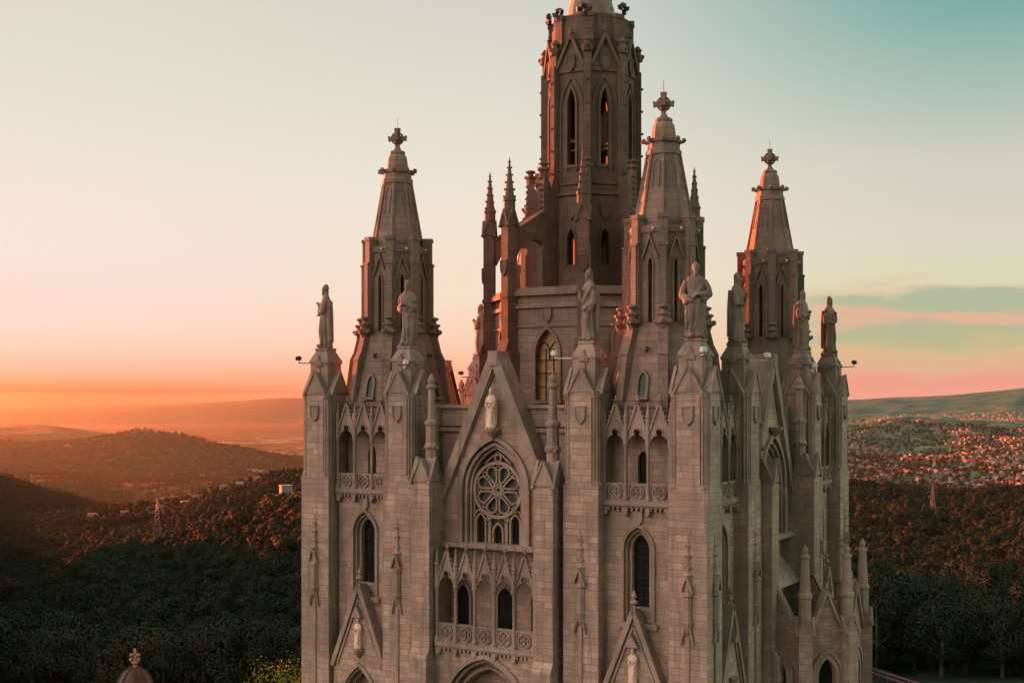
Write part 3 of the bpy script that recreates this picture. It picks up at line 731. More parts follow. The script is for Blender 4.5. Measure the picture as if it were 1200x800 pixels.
# --- central lantern tower
m = MB(); t = MB()
for i, Fk in enumerate(octo(C0)):
    ap = 3.08; hs = 1.28
    m.panel(Fk, -hs, hs, 7.6, 14.6, ap, 0, .56, 9.6, 11.3, 12.1, .6, n=5)
    ap2 = 2.98
    m.panel(Fk, -hs, hs, 14.6, 24.4, ap2, 0, .62, 16.4, 20.7, 21.9, .55, n=6)
    t.arch_rib(Fk, 0, .78, 16.2, 20.7, 22.1, .16, ap2-.02, ap2+.14, 6); t.arch_rib(Fk, 0, 1.75, 15.3, 20.5, 22.75, .14, ap2-.02, ap2+.1, 6)
    t.arch_rib(Fk, 0, .74, 9.5, 11.3, 12.2, .14, ap-.02, ap+.1, 5)
    t.box(Fk, -hs, hs, 14.45, 14.65, ap-.2, ap+.16); t.box(Fk, -.85, .85, 15.2, 15.35, ap2-.1, ap2+.16)
    t.box(Fk, -.62, .62, 18.2, 18.45, ap2-.45, ap2-.3); t.box(Fk, -.62, .62, 16.4, 16.6, ap2-.5, ap2+.12)
    # gable over each face of the belfry
    m.prism(Fk, [(-1.25, 23.1), (1.25, 23.1), (0, 25.6)], ap2-.25, ap2+.12)
    t.ribbon(Fk, [(-1.3, 23.0), (0, 25.65), (1.3, 23.0)], .2, ap2+.05, ap2+.32)
    for (z, d_) in ((13.35, ap), (23.75, ap2+.12)):
        v = shield(Fk, 0, z, d_); b0 = len(t.v); t.v += v.v; t.f += [tuple(b0+q for q in f) for f in v.f]
    finial(t, Fk.p(0, 0, ap2+.15), .22, 25.5, 26.3)
    # upper drum
    m.box(Fk, -1.1, 1.1, 24.4, 27.25, 2.2, 2.72); t.box(Fk, -1.0, 1.0, 25.4, 26.6, 2.7, 2.78)
for V in vfr(C0):
    m.box(V, -.28, .28, 7.6, 24.6, 2.95, 3.5); m.box(V, -.22, .22, 15.2, 23.6, 3.48, 3.62)
    t.lathe(V.p(0, 0, 3.35), [(.36, 24.4), (.42, 24.6), (.42, 24.85), (.25, 24.9), (.25, 25.1), (.34, 25.2), (.1, 25.5)], 6)
    for k in range(4): t.blob(V.p(.3*math.cos(R_(90*k)), 24.75, 3.35+.38*math.sin(R_(90*k))), .16, 5, 3, jit=.3)
    m.box(V, -.38, .38, 24.4, 27.0, 2.35, 3.05); t.box(V, -.43, .43, 26.95, 27.25, 2.35, 3.12); 
    for k in range(5): t.blob(V.p(0, 16.0+k*1.6, 3.68), .1, 5, 3, jit=.3)
m.lathe(C0, [(3.2, 24.3), (2.5, 24.45), (2.5, 27.0)], 8)
m.lathe(C0, [(3.1, 14.3), (3.1, 14.5)], 8)
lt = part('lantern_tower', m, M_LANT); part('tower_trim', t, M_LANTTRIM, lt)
st = MB()                                            # the lift shaft and landings inside the open belfry
st.lathe(C0, [(1.3, 8), (1.3, 16.2), (.5, 16.3), (.5, 18.3), (1.05, 18.4), (1.05, 20.6)], 8); st.lathe(C0, [(2.9, 17.6), (2.9, 17.75)], 8)
part('lift_shaft', st, M_LANTTRIM, lt)
cu = MB(); cu.lathe(C0, [(1.75, 27.0), (1.75, 27.5), (1.68, 28.2), (1.5, 28.8), (1.55, 28.95), (1.35, 29.3), (1.0, 30.2), (.85, 30.6)], 16); cu.lathe(C0, [(1.85, 27.35), (1.85, 27.55), (1.7, 27.6)], 16); part('cupola', cu, M_COPPER, lt)
def make_fin():
    V = Fr((0, 0, 0), R_(-22.5)); G = Fr((0, 0, 0), 0); G.U, G.N = V.N, V.U
    m = MB()
    m.prism(G, [(3.5, 7.6), (4.75, 7.6), (4.75, 10.5), (4.6, 10.8), (4.6, 13.3), (3.5, 13.3)], -.32, .32)
    m.prism(G, [(3.5, 13.3), (4.6, 13.3), (4.55, 15.7), (4.2, 15.7), (3.9, 15.0), (3.6, 15.9), (3.5, 15.9)], -.26, .26)
    fn = part('tower_buttress', m, M_LANT)
    t = MB(); t.lathe(V.p(0, 0, 4.4), [(.3, 15.6), (.32, 16.1), (.42, 16.2), (.42, 16.35), (.2, 16.4), (.2, 16.5), (.4, 16.65), (.3, 16.75)], 6)
    for k in range(6): t.blob(V.p(0, 13.6+k*.4, 4.68), .11, 5, 3, jit=.3)
    for k in range(4): t.blob(V.p(.36*math.cos(R_(90*k)), 16.28, 4.4+.36*math.sin(R_(90*k))), .14, 5, 3, jit=.3)
    part('buttress_finial', t, M_LANTTRIM, fn)
    return fn
fn = make_fin()
for k in range(1, 8): copy_tree(fn, ch, R_(45*k))

# --- low apse on the right flank
A = MB(); AT = MB(); AG = MB(); AR = MB()
verts = [(13.4, -4.0), (17.0, -4.0), (19.1, -1.9), (19.1, 1.9), (17.0, 4.0), (13.4, 4.0)]
for (a, b_) in zip(verts[:-1], verts[1:]):
    a, b_ = Vector(a), Vector(b_); mid = (a+b_)/2; dv = (b_-a); ang = math.atan2(dv.y, dv.x); hs = dv.length/2
    Fk = Fr((mid.x, mid.y, 0), ang); za = -12.0; sl_ = min(3.4/hs, 2.6)
    top = lambda u, hs=hs, sl_=sl_: za-abs(u)*sl_
    A.panel(Fk, -hs, hs, -30, 0, 0, 0, 1.25, -21.0, -17.3, -16.2, .5, top=top, n=6)
    A.prism(Fk, [(-hs, top(hs)), (hs, top(hs)), (0, za)], -.5, -.02)
    AG.poly([Fk.p(u, v, -.4) for u, v in [(-.65, -21)]+arch_pts(0, 1.3, -17.3, -16.15, 6)+[(.65, -21)]])
    AT.arch_rib(Fk, 0, 1.5, -21, -17.3, -16.0, .3, -.05, .12, 6); AT.arch_rib(Fk, 0, 2.0, -20, -17.2, -15.7, .16, -.05, .2, 6)
    for q in (1, -1): AT.ribbon(Fk, [(q*hs, top(hs)-.1), (0, za+.08)], .18, -.5, .16)
    finial(AT, Fk.p(0, 0, 0), .16, za, za+.6)
ap_ = part('apse', A, M_RUBBLE); part('apse_trim', AT, M_TRIM, ap_); part('apse_window', AG, M_GLASS, ap_)
RP = [(13.3, -3.9, -15.7), (16.9, -3.9, -15.7), (18.9, -1.9, -15.7), (18.9, 1.9, -15.7), (16.9, 3.9, -15.7), (13.3, 3.9, -15.7)]; RA, RB = (16.2, 0, -12.9), (13.3, 0, -12.4)
AR.poly([RP[0], RP[1], RA, RB]); AR.poly([RP[1], RP[2], RA]); AR.poly([RP[2], RP[3], RA]); AR.poly([RP[3], RP[4], RA]); AR.poly([RP[4], RP[5], RB, RA])
part('apse_roof', AR, M_SLATE, ap_)
for (x, y) in verts[1:5]:
    b_ = MB(); ang = math.atan2(x-16, -y*1.0) if abs(y) > 3 else (R_(65) if y < 0 else R_(115))
    V = Fr((x, y, 0), ang if abs(y) < 3 else (R_(22) if y < 0 else R_(158)))
    b_.box(V, -.42, .42, -30, -14.4, -.6, .5)
    pp = part('apse_buttress', b_, M_STONE, ap_)
    cross_gable(b2 := MB(), V, 0, -.05, .46, .56, -14.5, -13.6)
    c = V.p(0, 0, -.05)
    b2.lathe(c, [(.4, -14.4), (.38, -12.4), (.45, -12.3), (.45, -12.1), (.34, -12.0), (.24, -9.9), (.31, -9.85), (.31, -9.7), (.16, -9.6), (.22, -9.35), (.02, -9.0)], 8)
    part('apse_pinnacle', b2, M_TRIM, ap_)

# ------------------------------------------------------------------ statues
def statue_mesh(name, mat, pose, H=4.35, voxel=.036):
    """robed figure facing -Y, built from rings, limbs and a head, fused into one surface"""
    s = H/4.4; mb = MB()
    # robe with folds
    prof = [(0, .60, .52), (.12, .62, .54), (.5, .56, .48), (1.1, .52, .42), (1.7, .53, .42), (2.2, .50, .40), (2.55, .52, .42), (2.95, .58, .42), (3.25, .60, .36), (3.42, .48, .28), (3.55, .24, .2), (3.68, .17, .17), (3.85, .16, .16)]
    n = 40; b = 0; rnd = random.Random(pose['seed']); ph = [rnd.uniform(0, 6) for _ in range(4)]
    hip = pose.get('hip', .06)
    for z, rx, ry in prof:
        fold = max(0, (2.3-z)/2.3)
        dx = hip*math.sin(z/3.5*math.pi)
        for k in range(n):
            a = 2*math.pi*k/n
            f = 1+fold*(.12*math.sin(9*a+ph[0]+z*.4)+.08*math.sin(5*a+ph[1]-z*.6)+.04*math.sin(15*a+ph[2]))+(.02*math.sin(7*a+ph[3]+2*z) if z < 3.3 else 0)
            mb.v.append((rx*f*math.cos(a)+dx, ry*f*math.sin(a)+(-.05*math.sin(z)), z+.12))
    for r in range(len(prof)-1):
        for k in range(n):
            j = (k+1) % n; mb.f.append((r*n+k, r*n+j, (r+1)*n+j, (r+1)*n+k))
    mb.f.append(tuple(range(n))); mb.f.append(tuple((len(prof)-1)*n+k for k in range(n)))
    # feet, knee pushed against the robe
    for q in (-1, 1): mb.tube([(q*.2, -.35, .2), (q*.24, -.72, .14)], [.15, .11], 8)
    mb.tube([(pose.get('knee', .2), -.22, 2.1), (pose.get('knee', .2)*1.2, -.38, 1.25), (pose.get('knee', .2), -.32, .3)], [.26, .2, .16], 8)
    # head
    yaw = pose.get('yaw', 0); hx, hy, hz = hip*.1, -.06, 4.08
    R = Matrix.Rotation(yaw, 3, 'Z')
    def hp(x, y, z): v = R@Vector((x, y, z)); return (hx+v.x, hy+v.y, hz+v.z)
    i0 = len(mb.v); mb.blob((0, 0, 0), .25, 14, 10, .84, 1.0, 1.28)
    mb.v[i0:] = [hp(*p) for p in mb.v[i0:]]
    mb.blob(hp(0, -.255, -.03), .05, 6, 4, .8, 1, 1.5)                    # nose
    for q in (-1, 1):
        mb.blob(hp(q*.1, -.2, .06), .05, 6, 4, 1.3, .6, .6)               # brows
        mb.blob(hp(q*.22, .02, -.02), .06, 6, 4, .5, 1, 1.3)              # ears
        mb.blob(hp(q*.09, -.2, -.1), .06, 6, 4)                           # cheeks
    mb.blob(hp(0, -.23, -.15), .05, 6, 4, 1.4, .7, .5)                    # mouth
    if pose.get('beard', True): mb.blob(hp(0, -.17, -.29), .15, 8, 6, .9, .8, 1.5)
    if pose.get('hair', True):
        mb.blob(hp(0, .07, .06), .28, 12, 8, .95, .95, 1.1); mb.blob(hp(0, .16, -.25), .22, 10, 6, 1.05, .7, 1.4)
    # arms: shoulder, elbow, wrist; a hand with a palm, four fingers and a thumb
    for q, (el, wr) in zip((-1, 1), pose['arms']):
        sh = Vector((q*.5, .0, 3.32)); el = Vector(el); wr = Vector(wr)
        mb.tube([sh, sh.lerp(el, .5)+Vector((q*.05, 0, 0)), el], [.22, .22, .21], 10); mb.tube([el, el.lerp(wr, .6), wr], [.22, .2, .15], 10)
        d = (wr-el).normalized(); mb.blob(el, .22, 8, 6)
        mb.tube([el+Vector((0, .02, 0)), el.lerp(wr, .6)+Vector((0, .02, -.32)), wr-d*.1+Vector((0, 0, -.16))], [.18, .2, .12], 8)   # hanging sleeve
        sd = d.cross(Vector((0, 0, 1))); sd = sd.normalized() if sd.length > .1 else Vector((1, 0, 0)); up = sd.cross(d)
        mb.tube([wr-d*.05, wr+d*.2], [.1, .11], 8)
        for f in range(4):
            o = wr+d*.18+sd*(.045*(f-1.5)*1.3); L = (.17, .2, .19, .14)[f]
            mb.tube([o, o+d*L*.6, o+d*L-up*.06], [.035, .033, .026], 6)
        mb.tube([wr+d*.05+sd*.09*-q, wr+d*.14+sd*.17*-q, wr+d*.24+sd*.16*-q], [.045, .04, .03], 6)
    # mantle edge falling across the body, and a hem roll
    m = pose.get('mantle', 1)
    mb.tube([(m*.5, -.05, 3.42), (m*.32, -.38, 2.9), (-m*.1, -.46, 2.35), (-m*.46, -.3, 2.05), (-m*.56, .0, 1.95)], [.12, .12, .13, .12, .1], 8)
    mb.tube([(-m*.5, -.12, 2.1), (-m*.53, -.25, 1.4), (-m*.55, -.22, .5)], [.14, .13, .1], 8)
    mb.tube([(m*.25, -.4, 2.3), (m*.1, -.46, 1.4), (-m*.05, -.5, .5)], [.06, .06, .05], 6)
    mb.tube([(-.45, .3, 3.3), (-.5, .36, 2.2), (-.46, .42, .4)], [.2, .2, .18], 8); mb.tube([(.45, .3, 3.3), (.5, .36, 2.2), (.46, .42, .4)], [.2, .2, .18], 8)
    a = pose.get('attr')
    if a == 'staff': mb.tube([(-.72, -.5, .15), (-.66, -.5, 3.6)], .055, 6)
    if a == 'book': mb.box(Fr((.1, -.52, 2.6), 0), -.26, .26, -.2, .3, -.06, .1)
    if a == 'sword': mb.tube([(.62, -.5, .2), (.55, -.52, 2.6)], .06, 6); mb.tube([(.3, -.52, 2.35), (.8, -.52, 2.35)], .05, 6)
    mb.lathe((0, 0, 0), [(.62, 0), (.62, .14)], 4, R_(45), sx=1.25, sy=1.2)
    me = mb.mesh(name, mat)
    o = bpy.data.objects.new(name, me); COL.objects.link(o)
    md = o.modifiers.new('fuse', 'REMESH'); md.mode = 'VOXEL'; md.voxel_size = voxel; md.use_smooth_shade = True
    sm = o.modifiers.new('soften', 'SMOOTH'); sm.factor = .3; sm.iterations = 1
    dg_ = bpy.context.evaluated_depsgraph_get(); ev = o.evaluated_get(dg_); m2 = bpy.data.meshes.new_from_object(ev); m2.name = name
    if not m2.materials: m2.materials.append(mat)
    k_ = pose.get('wide', .84); m2.transform(Matrix.Diagonal((s*k_, s*k_, s, 1))); m2.polygons.foreach_set('use_smooth', [True]*len(m2.polygons))
    o.modifiers.clear(); o.data = m2
    return o
fold_ = ((-.62, -.1, 2.5), (-.1, -.52, 2.75)), ((.66, -.1, 2.5), (.12, -.54, 2.6))
POSE = [
    dict(seed=1, arms=(((-.62, -.05, 2.45), (-.35, -.52, 2.35)), ((.62, -.2, 2.55), (.12, -.55, 3.0))), yaw=.1, attr='book', mantle=1),
    dict(seed=2, arms=(((-.74, .0, 2.5), (-.2, -.5, 2.75)), ((.7, -.05, 2.5), (.1, -.55, 2.7))), yaw=0, mantle=-1, hip=.1),
    dict(seed=3, arms=(((-.62, -.2, 2.6), (-.25, -.58, 3.05)), ((.6, -.05, 2.35), (.25, -.45, 2.0))), yaw=-.3, attr='staff', mantle=1, hip=-.08),
    dict(seed=4, wide=.95, arms=(((-.82, .05, 2.5), (-.4, -.42, 2.25)), ((.84, .0, 2.55), (.25, -.52, 2.5))), yaw=.1, mantle=1, hip=.04, knee=-.2),
    dict(seed=5, arms=(((-.6, -.25, 2.5), (-.1, -.62, 3.0)), ((.6, -.25, 2.5), (.12, -.62, 2.95))), yaw=0, mantle=-1, knee=.1),
    dict(seed=6, arms=(((-.62, -.1, 2.45), (-.2, -.6, 2.5)), ((.62, -.1, 2.5), (.2, -.6, 2.75))), yaw=.25, mantle=1, hip=-.06, hair=False),
]
APOSTLES = 'robed stone statues on the buttress piers'
spots = [  # x, y, pose, facing, label
    (-13.5, -13.5, 0, -60, 'robed stone statue silhouetted against the orange sky, outermost pier beside the hills'),
    (-6.67, -13.5, 1, 5, 'robed stone statue with arms folded at the chest, before the spire nearest the hills'),
    (6.67, -13.5, 2, -30, 'robed stone statue holding a staff, standing in front of the tall central tower'),
    (13.5, -13.5, 3, 22, 'broad-shouldered robed stone statue on the nearest corner pier, orange light down one side'),
    (13.5, -6.67, 4, 85, 'robed stone statue in profile with hands raised to its chest, between the two spires'),
    (13.5, 6.67, 5, 75, 'small robed stone statue with an orange-lit back in front of the farther spire'),
    (13.5, 13.5, 0, 70, 'robed stone statue against the cloudy sky on the last pier beside the town'),
    (-13.5, 6.67, 4, -75, 'dark robed stone statue seen behind the gable between spire and drum'),
]
smesh = {}
for x, y, p, rot, lab in spots:
    if p not in smesh:
        o = statue_mesh('statue', M_STAT, POSE[p]); smesh[p] = o
    else:
        o = smesh[p].copy(); COL.objects.link(o)
    o.location = (x, y, 3.62); o.rotation_euler = (0, 0, R_(rot)); tag(o, lab, 'statue', APOSTLES)
WH = 'pale statues on the facade'
pale = statue_mesh('statue', M_WHITE, dict(seed=9, arms=(((-.6, -.15, 2.5), (-.3, -.55, 2.75)), ((.6, -.15, 2.5), (.3, -.55, 2.75))), mantle=1, beard=True), H=2.55)
pale.location = (0, -13.95, -1.72); tag(pale, 'pale crowned statue standing on the central gable above the rose window', 'statue', WH)
p2 = pale.copy(); COL.objects.link(p2); p2.location = (-10, -14.5, -16.4); p2.scale = (.8,)*3; tag(p2, 'small pale statue in the portal gable nearest the forested hills', 'statue', WH)
p3 = pale.copy(); COL.objects.link(p3); p3.location = (10, -14.5, -16.4); p3.scale = (.8,)*3; tag(p3, 'small pale statue in the portal gable below the tall window of the nearest tower', 'statue', WH)

# ------------------------------------------------------------------ floodlights on the piers and tower top
FL = 'floodlights on the church'
def floodlight(pos, ang, length, white, label, tilt=0.0):
    e = empty('floodlight', pos, ang); tag(e, label, 'floodlight', FL)
    a = MB(); a.tube([(0, 0, 0), (length, 0, .02)], .035, 6); a.tube([(length, 0, .0), (length, 0, .22)], .03, 6); a.box(Fr((0, 0, 0), 0), -.03, .03, -.12, .12, -.1, .1)
    a.build('arm', M_LAMPW if white else M_IRON, e)
    h = MB(); h.lathe((length, 0), [(.08, .2), (.17, .24), (.19, .42), (.1, .5)], 8); h.box(Fr((length, 0, .33), 0), -.1, .2, -.12, .12, -.16, .16)
    h.build('lamp_head', M_LAMPW if white else M_IRON, e)
floodlight((-14.25, -13.7, 2.6), R_(205), 1.15, False, 'dark floodlight on an arm sticking out from the outermost pier over the orange haze')
floodlight((-6.4, -14.25, 2.2), R_(-40), .25, True, 'white floodlight on the pier below the statue with folded arms')
floodlight((5.9, -13.7, 2.6), R_(180), 1.5, True, 'white arm floodlight reaching across the yellow pointed window')
floodlight((14.0, -14.2, 2.6), R_(-30), .35, True, 'white floodlight on the nearest corner pier under the broad-shouldered statue')
floodlight((14.3, -6.67, 2.5), R_(-10), 1.2, True, 'white arm floodlight beside the statue with raised hands')
floodlight((14.25, 6.4, 2.2), R_(-30), .3, True, 'white floodlight on the pier below the small statue with the orange-lit back')
floodlight((14.2, 13.7, 2.6), R_(10), 1.1, False, 'dark floodlight arm on the last pier above the distant hills')
floodlight((-14.2, 6.67, 2.0), R_(190), 1.1, False, 'dark arm floodlight by the statue behind the gable')
def cluster(pos, ang, label):
    e = empty('projector_cluster', pos, ang); tag(e, label, 'floodlight', 'projectors on the central tower top')
    e.scale = (.74,)*3; p = MB(); p.tube([(0, 0, 0), (0, 0, 1.0)], .05, 6); p.tube([(-.5, 0, .7), (.5, 0, .75)], .04, 6); p.tube([(0, 0, .2), (0, -.5, .5)], .04, 6); p.build('bracket', M_IRON, e)
    for x, z, r in ((-.5, .85, .4), (.45, .9, -.5), (0, 1.15, .1), (.1, .45, .6)):
        h = MB(); F_ = Fr((x, -.1, z), r); h.prism(F_, [(-.22, -.17), (.22, -.17), (.28, .17), (-.28, .17)], -.12, .22); h.build('projector', M_IRON, e)
for az, z, lab in ((-60, 27.1, 'black projectors on the tower top rim against the pale sky nearest the sunset'), (-22, 26.9, 'black projector bunch in front of the cupola base, larger clump'),
                   (18, 26.9, 'black projector bunch hanging on the front rim below the cupola'), (75, 27.2, 'black projectors on the tower top rim toward the teal sky')):
    a = R_(az); cluster((2.95*math.sin(a), -2.95*math.cos(a), z-.1), a, lab)

# ------------------------------------------------------------------ terrain
KN = np.array([30, 60, 120, 200, 350, 600, 900, 1400, 2200, 3200, 4200, 5500, 7500, 9500, 11500, 15000, 22000, 30000, 48000], float)
Y1 = lambda z, r: 470-z*1460/r
def colm(near, far): return near+far
#            z at 30,60,120 then image rows at the rest
COLS = {  # off-frame left columns form an unseen ridge, added to shade the woods
 -9000: [-30, -30, -31, 'z-33', 'z-27', 'z-30', 'z-60', 'z-130', 'z-230', 'z-280', 'z-300', 'z-320', 'z-340', 'z-340', 'z-340', 'z-360', 'z-400', 'z-420', 'z-450'],
 -1700: [-30, -30, -31, 'z-33', 'z-27', 'z-30', 'z-60', 'z-130', 'z-230', 'z-280', 'z-300', 'z-320', 'z-340', 'z-340', 'z-340', 'z-360', 'z-400', 'z-420', 'z-450'],
 -700: [-30, -30, -32, 'z-38', 'z-30', 'z-35', 'z-50', 'z-60', 'z-70', 'z-80', 'z-300', 'z-330', 'z-380', 'z-350', 'z-380', 'z-380', 'z-450', 'z-300', 'z-300'],
 -200: [-30, -30, -27, 'z-22', 'z-14', 'z-20', 'z-12', 'z-90', 'z-75', 'z-55', 610, 585, 556, 524, 530, 503, 500, 478, 476],
 0:    [-30, -30, -36, 836, 782, 716, 722, 627, 690, 566, 612, 580, 553, 526, 530, 500, 503, 478, 476],
 60:   [-30, -30, -36, 834, 778, 700, 712, 613, 690, 586, 614, 580, 556, 525, 530, 502, 503, 477.5, 476],
 130:  [-30, -30, -36, 832, 770, 668, 690, 606, 690, 602, 620, 584, 562, 513, 530, 514, 500, 476, 476],
 160:  [-30, -30, -36, 830, 766, 660, 683, 602, 690, 606, 620, 582, 564, 509, 532, 515, 500, 475.5, 476],
 200:  [-30, -30, -36, 830, 760, 654, 680, 597, 690, 615, 620, 578, 566, 515, 533, 515, 500, 474, 476],
 270:  [-30, -30, -35, 828, 752, 627, 665, 580, 690, 630, 622, 574, 568, 532, 536, 515, 498, 470.5, 475],
 330:  [-30, -30, -34, 826, 745, 607, 655, 566, 690, 640, 624, 576, 570, 545, 538, 515, 498, 466.5, 475],
 380:  [-30, -30, -33, 826, 740, 596, 645, 560, 690, 640, 620, 576, 566, 550, 536, 515, 496, 467, 475],
 600:  [-30, -30, -30, 'z-30', 'z-33', 'z-70', 640, 570, 690, 640, 600, 555, 545, 520, 515, 490, 478, 470, 475],  # plateau hidden by the church, extended to shade the town-side slope
 960:  [-30, -30, -31, 775, 740, 670, 622, 577, 690, 622, 588, 560, 536, 494, 497, 472, 476, 476, 475],
 1050: [-30, -30, -31, 770, 738, 672, 620, 579, 690, 622, 588, 560, 536, 493, 497, 466.5, 476, 476, 475],
 1100: [-30, -30, -31, 770, 738, 670, 620, 584, 690, 622, 588, 560, 534, 500, 497, 464, 476, 476, 475],
 1150: [-30, -30, -31, 772, 738, 662, 616, 585, 690, 622, 588, 560, 525, 505, 497, 460.5, 476, 476, 475],
 1200: [-30, -30, -31, 775, 738, 652, 612, 582, 690, 622, 588, 560, 521, 505, 497, 455, 474, 476, 475],
 1400: [-30, -30, -31, 780, 738, 645, 610, 580, 690, 622, 588, 558, 520, 500, 494, 450, 472, 474, 475],
}
PXS = np.array(sorted(COLS)); ZT = np.zeros((len(PXS), len(KN)))
for i, px in enumerate(PXS):
    row = COLS[px]; ca = math.cos(math.atan((px-600)/1460))
    for j, v in enumerate(row):
        ZT[i, j] = float(v[1:]) if isinstance(v, str) else v if j < 3 else -(v-470)/1460*KN[j]*ca
def vnoise(x, y, seed=0):
    xi = np.floor(x).astype(np.int64); yi = np.floor(y).astype(np.int64); fx = x-xi; fy = y-yi
    fx = fx*fx*(3-2*fx); fy = fy*fy*(3-2*fy)
    def h(a, b):
        n = (a*374761393+b*668265263+seed*982451653) & 0xffffffff
        n = ((n ^ (n >> 13))*1274126177) & 0xffffffff
        return ((n ^ (n >> 16)) & 0xffff)/65535.0
    return (h(xi, yi)*(1-fx)+h(xi+1, yi)*fx)*(1-fy)+(h(xi, yi+1)*(1-fx)+h(xi+1, yi+1)*fx)*fy
def fbm(x, y, oct=5, seed=0):
    s = 0; a = .5; t = 0
    for o in range(oct): s = s+a*(1-np.abs(2*vnoise(x, y, seed+o)-1)); t += a; x = x*2.03+17; y = y*2.03+5; a *= .5
    return s/t-.5
LK = np.log(KN)
def pchip_rows(Z):                                   # slopes that never overshoot a crest
    h = np.diff(LK); d = np.diff(Z, axis=1)/h; m = np.zeros_like(Z)
    for j in range(1, Z.shape[1]-1):
        ok = d[:, j-1]*d[:, j] > 0
        m[:, j] = np.where(ok, 2*d[:, j-1]*d[:, j]/(d[:, j-1]+d[:, j]+1e-12), 0)
    return m
MT = pchip_rows(ZT)
def height(x, y):
    x = np.asarray(x, float); y = np.asarray(y, float)
    dx = x-CAM.x; dy = y-CAM.y; lat = dx*RGT.x+dy*RGT.y; dep = dx*FWD.x+dy*FWD.y
    r = np.clip(np.hypot(dx, dy), 30.01, 47999); al = np.arctan2(lat, dep)
    px = 600+1460*np.tan(np.clip(al, -1.4, .52)); px = np.clip(px, PXS[0], PXS[-1]-1e-6)
    i = np.clip(np.searchsorted(PXS, px, side='right')-1, 0, len(PXS)-2)
    t = (px-PXS[i])/(PXS[i+1]-PXS[i]); t = t*t*(3-2*t)*.5+t*.5
    j = np.clip(np.searchsorted(KN, r, side='right')-1, 0, len(KN)-2)
    hh = LK[j+1]-LK[j]; q = (np.log(r)-LK[j])/hh
    h00 = 2*q**3-3*q**2+1; h10 = q**3-2*q**2+q; h01 = -2*q**3+3*q**2; h11 = q**3-q**2
    def ev(k): return h00*ZT[k, j]+h10*hh*MT[k, j]+h01*ZT[k, j+1]+h11*hh*MT[k, j+1]
    z = ev(i)*(1-t)+ev(i+1)*t
    amp = np.interp(r, [90, 250, 900, 3000, 6000, 12000, 30000], [0, 3, 9, 26, 34, 22, 60]); w = np.interp(r, [100, 900, 3000, 9000, 30000], [60, 160, 620, 1400, 5000])
    # one fixed lattice per distance band so that the hills keep their shape
    n = 0
    for lo, hi, ww, aa, sd in ((90, 700, 90., 5, 3), (500, 1800, 210., 10, 11), (1500, 4200, 640., 30, 23), (4400, 14000, 1200., 110, 31), (2600, 13000, 420., 44, 37), (8000, 24000, 2200., 70, 41), (9000, 26000, 700., 26, 43), (20000, 60000, 6000., 40, 53)):
        k = np.clip((r-lo)/(lo*.35), 0, 1)*np.clip((hi-r)/(hi*.2), 0, 1); n = n+k*aa*fbm(x/ww, y/ww, 5, sd)
    return z+n
az = np.concatenate([np.linspace(-math.pi, -.62, 50, endpoint=False), np.linspace(-.62, .62, 460), np.linspace(.62, math.pi, 50, endpoint=False)[1:]])
rr = np.concatenate([[0.01, 12], np.geomspace(30, 2000, 170)[:-1], np.geomspace(2000, 14000, 330)[:-1], np.geomspace(14000, 34500, 60)])
AZ, RR = np.meshgrid(az, rr)
X = CAM.x+RR*(np.sin(AZ)*RGT.x+np.cos(AZ)*FWD.x); Y = CAM.y+RR*(np.sin(AZ)*RGT.y+np.cos(AZ)*FWD.y); Z = height(X, Y)
na, nr = len(az), len(rr)
me = bpy.data.meshes.new('ground'); me.vertices.add(na*nr); me.vertices.foreach_set('co', np.stack([X, Y, Z], -1).reshape(-1).astype(np.float32))
ii, jj = np.meshgrid(np.arange(nr-1), np.arange(na), indexing='ij'); j2 = (jj+1) % na
quads = np.stack([ii*na+jj, ii*na+j2, (ii+1)*na+j2, (ii+1)*na+jj], -1).reshape(-1, 4)
me.loops.add(quads.size); me.loops.foreach_set('vertex_index', quads.reshape(-1).astype(np.int32))
me.polygons.add(len(quads)); me.polygons.foreach_set('loop_start', np.arange(0, quads.size, 4, dtype=np.int32)); me.polygons.foreach_set('loop_total', np.full(len(quads), 4, np.int32))
me.update(); me.validate(); me.polygons.foreach_set('use_smooth', [True]*len(quads))
ground = bpy.data.objects.new('ground', me); COL.objects.link(ground); tag(ground, kind='structure')
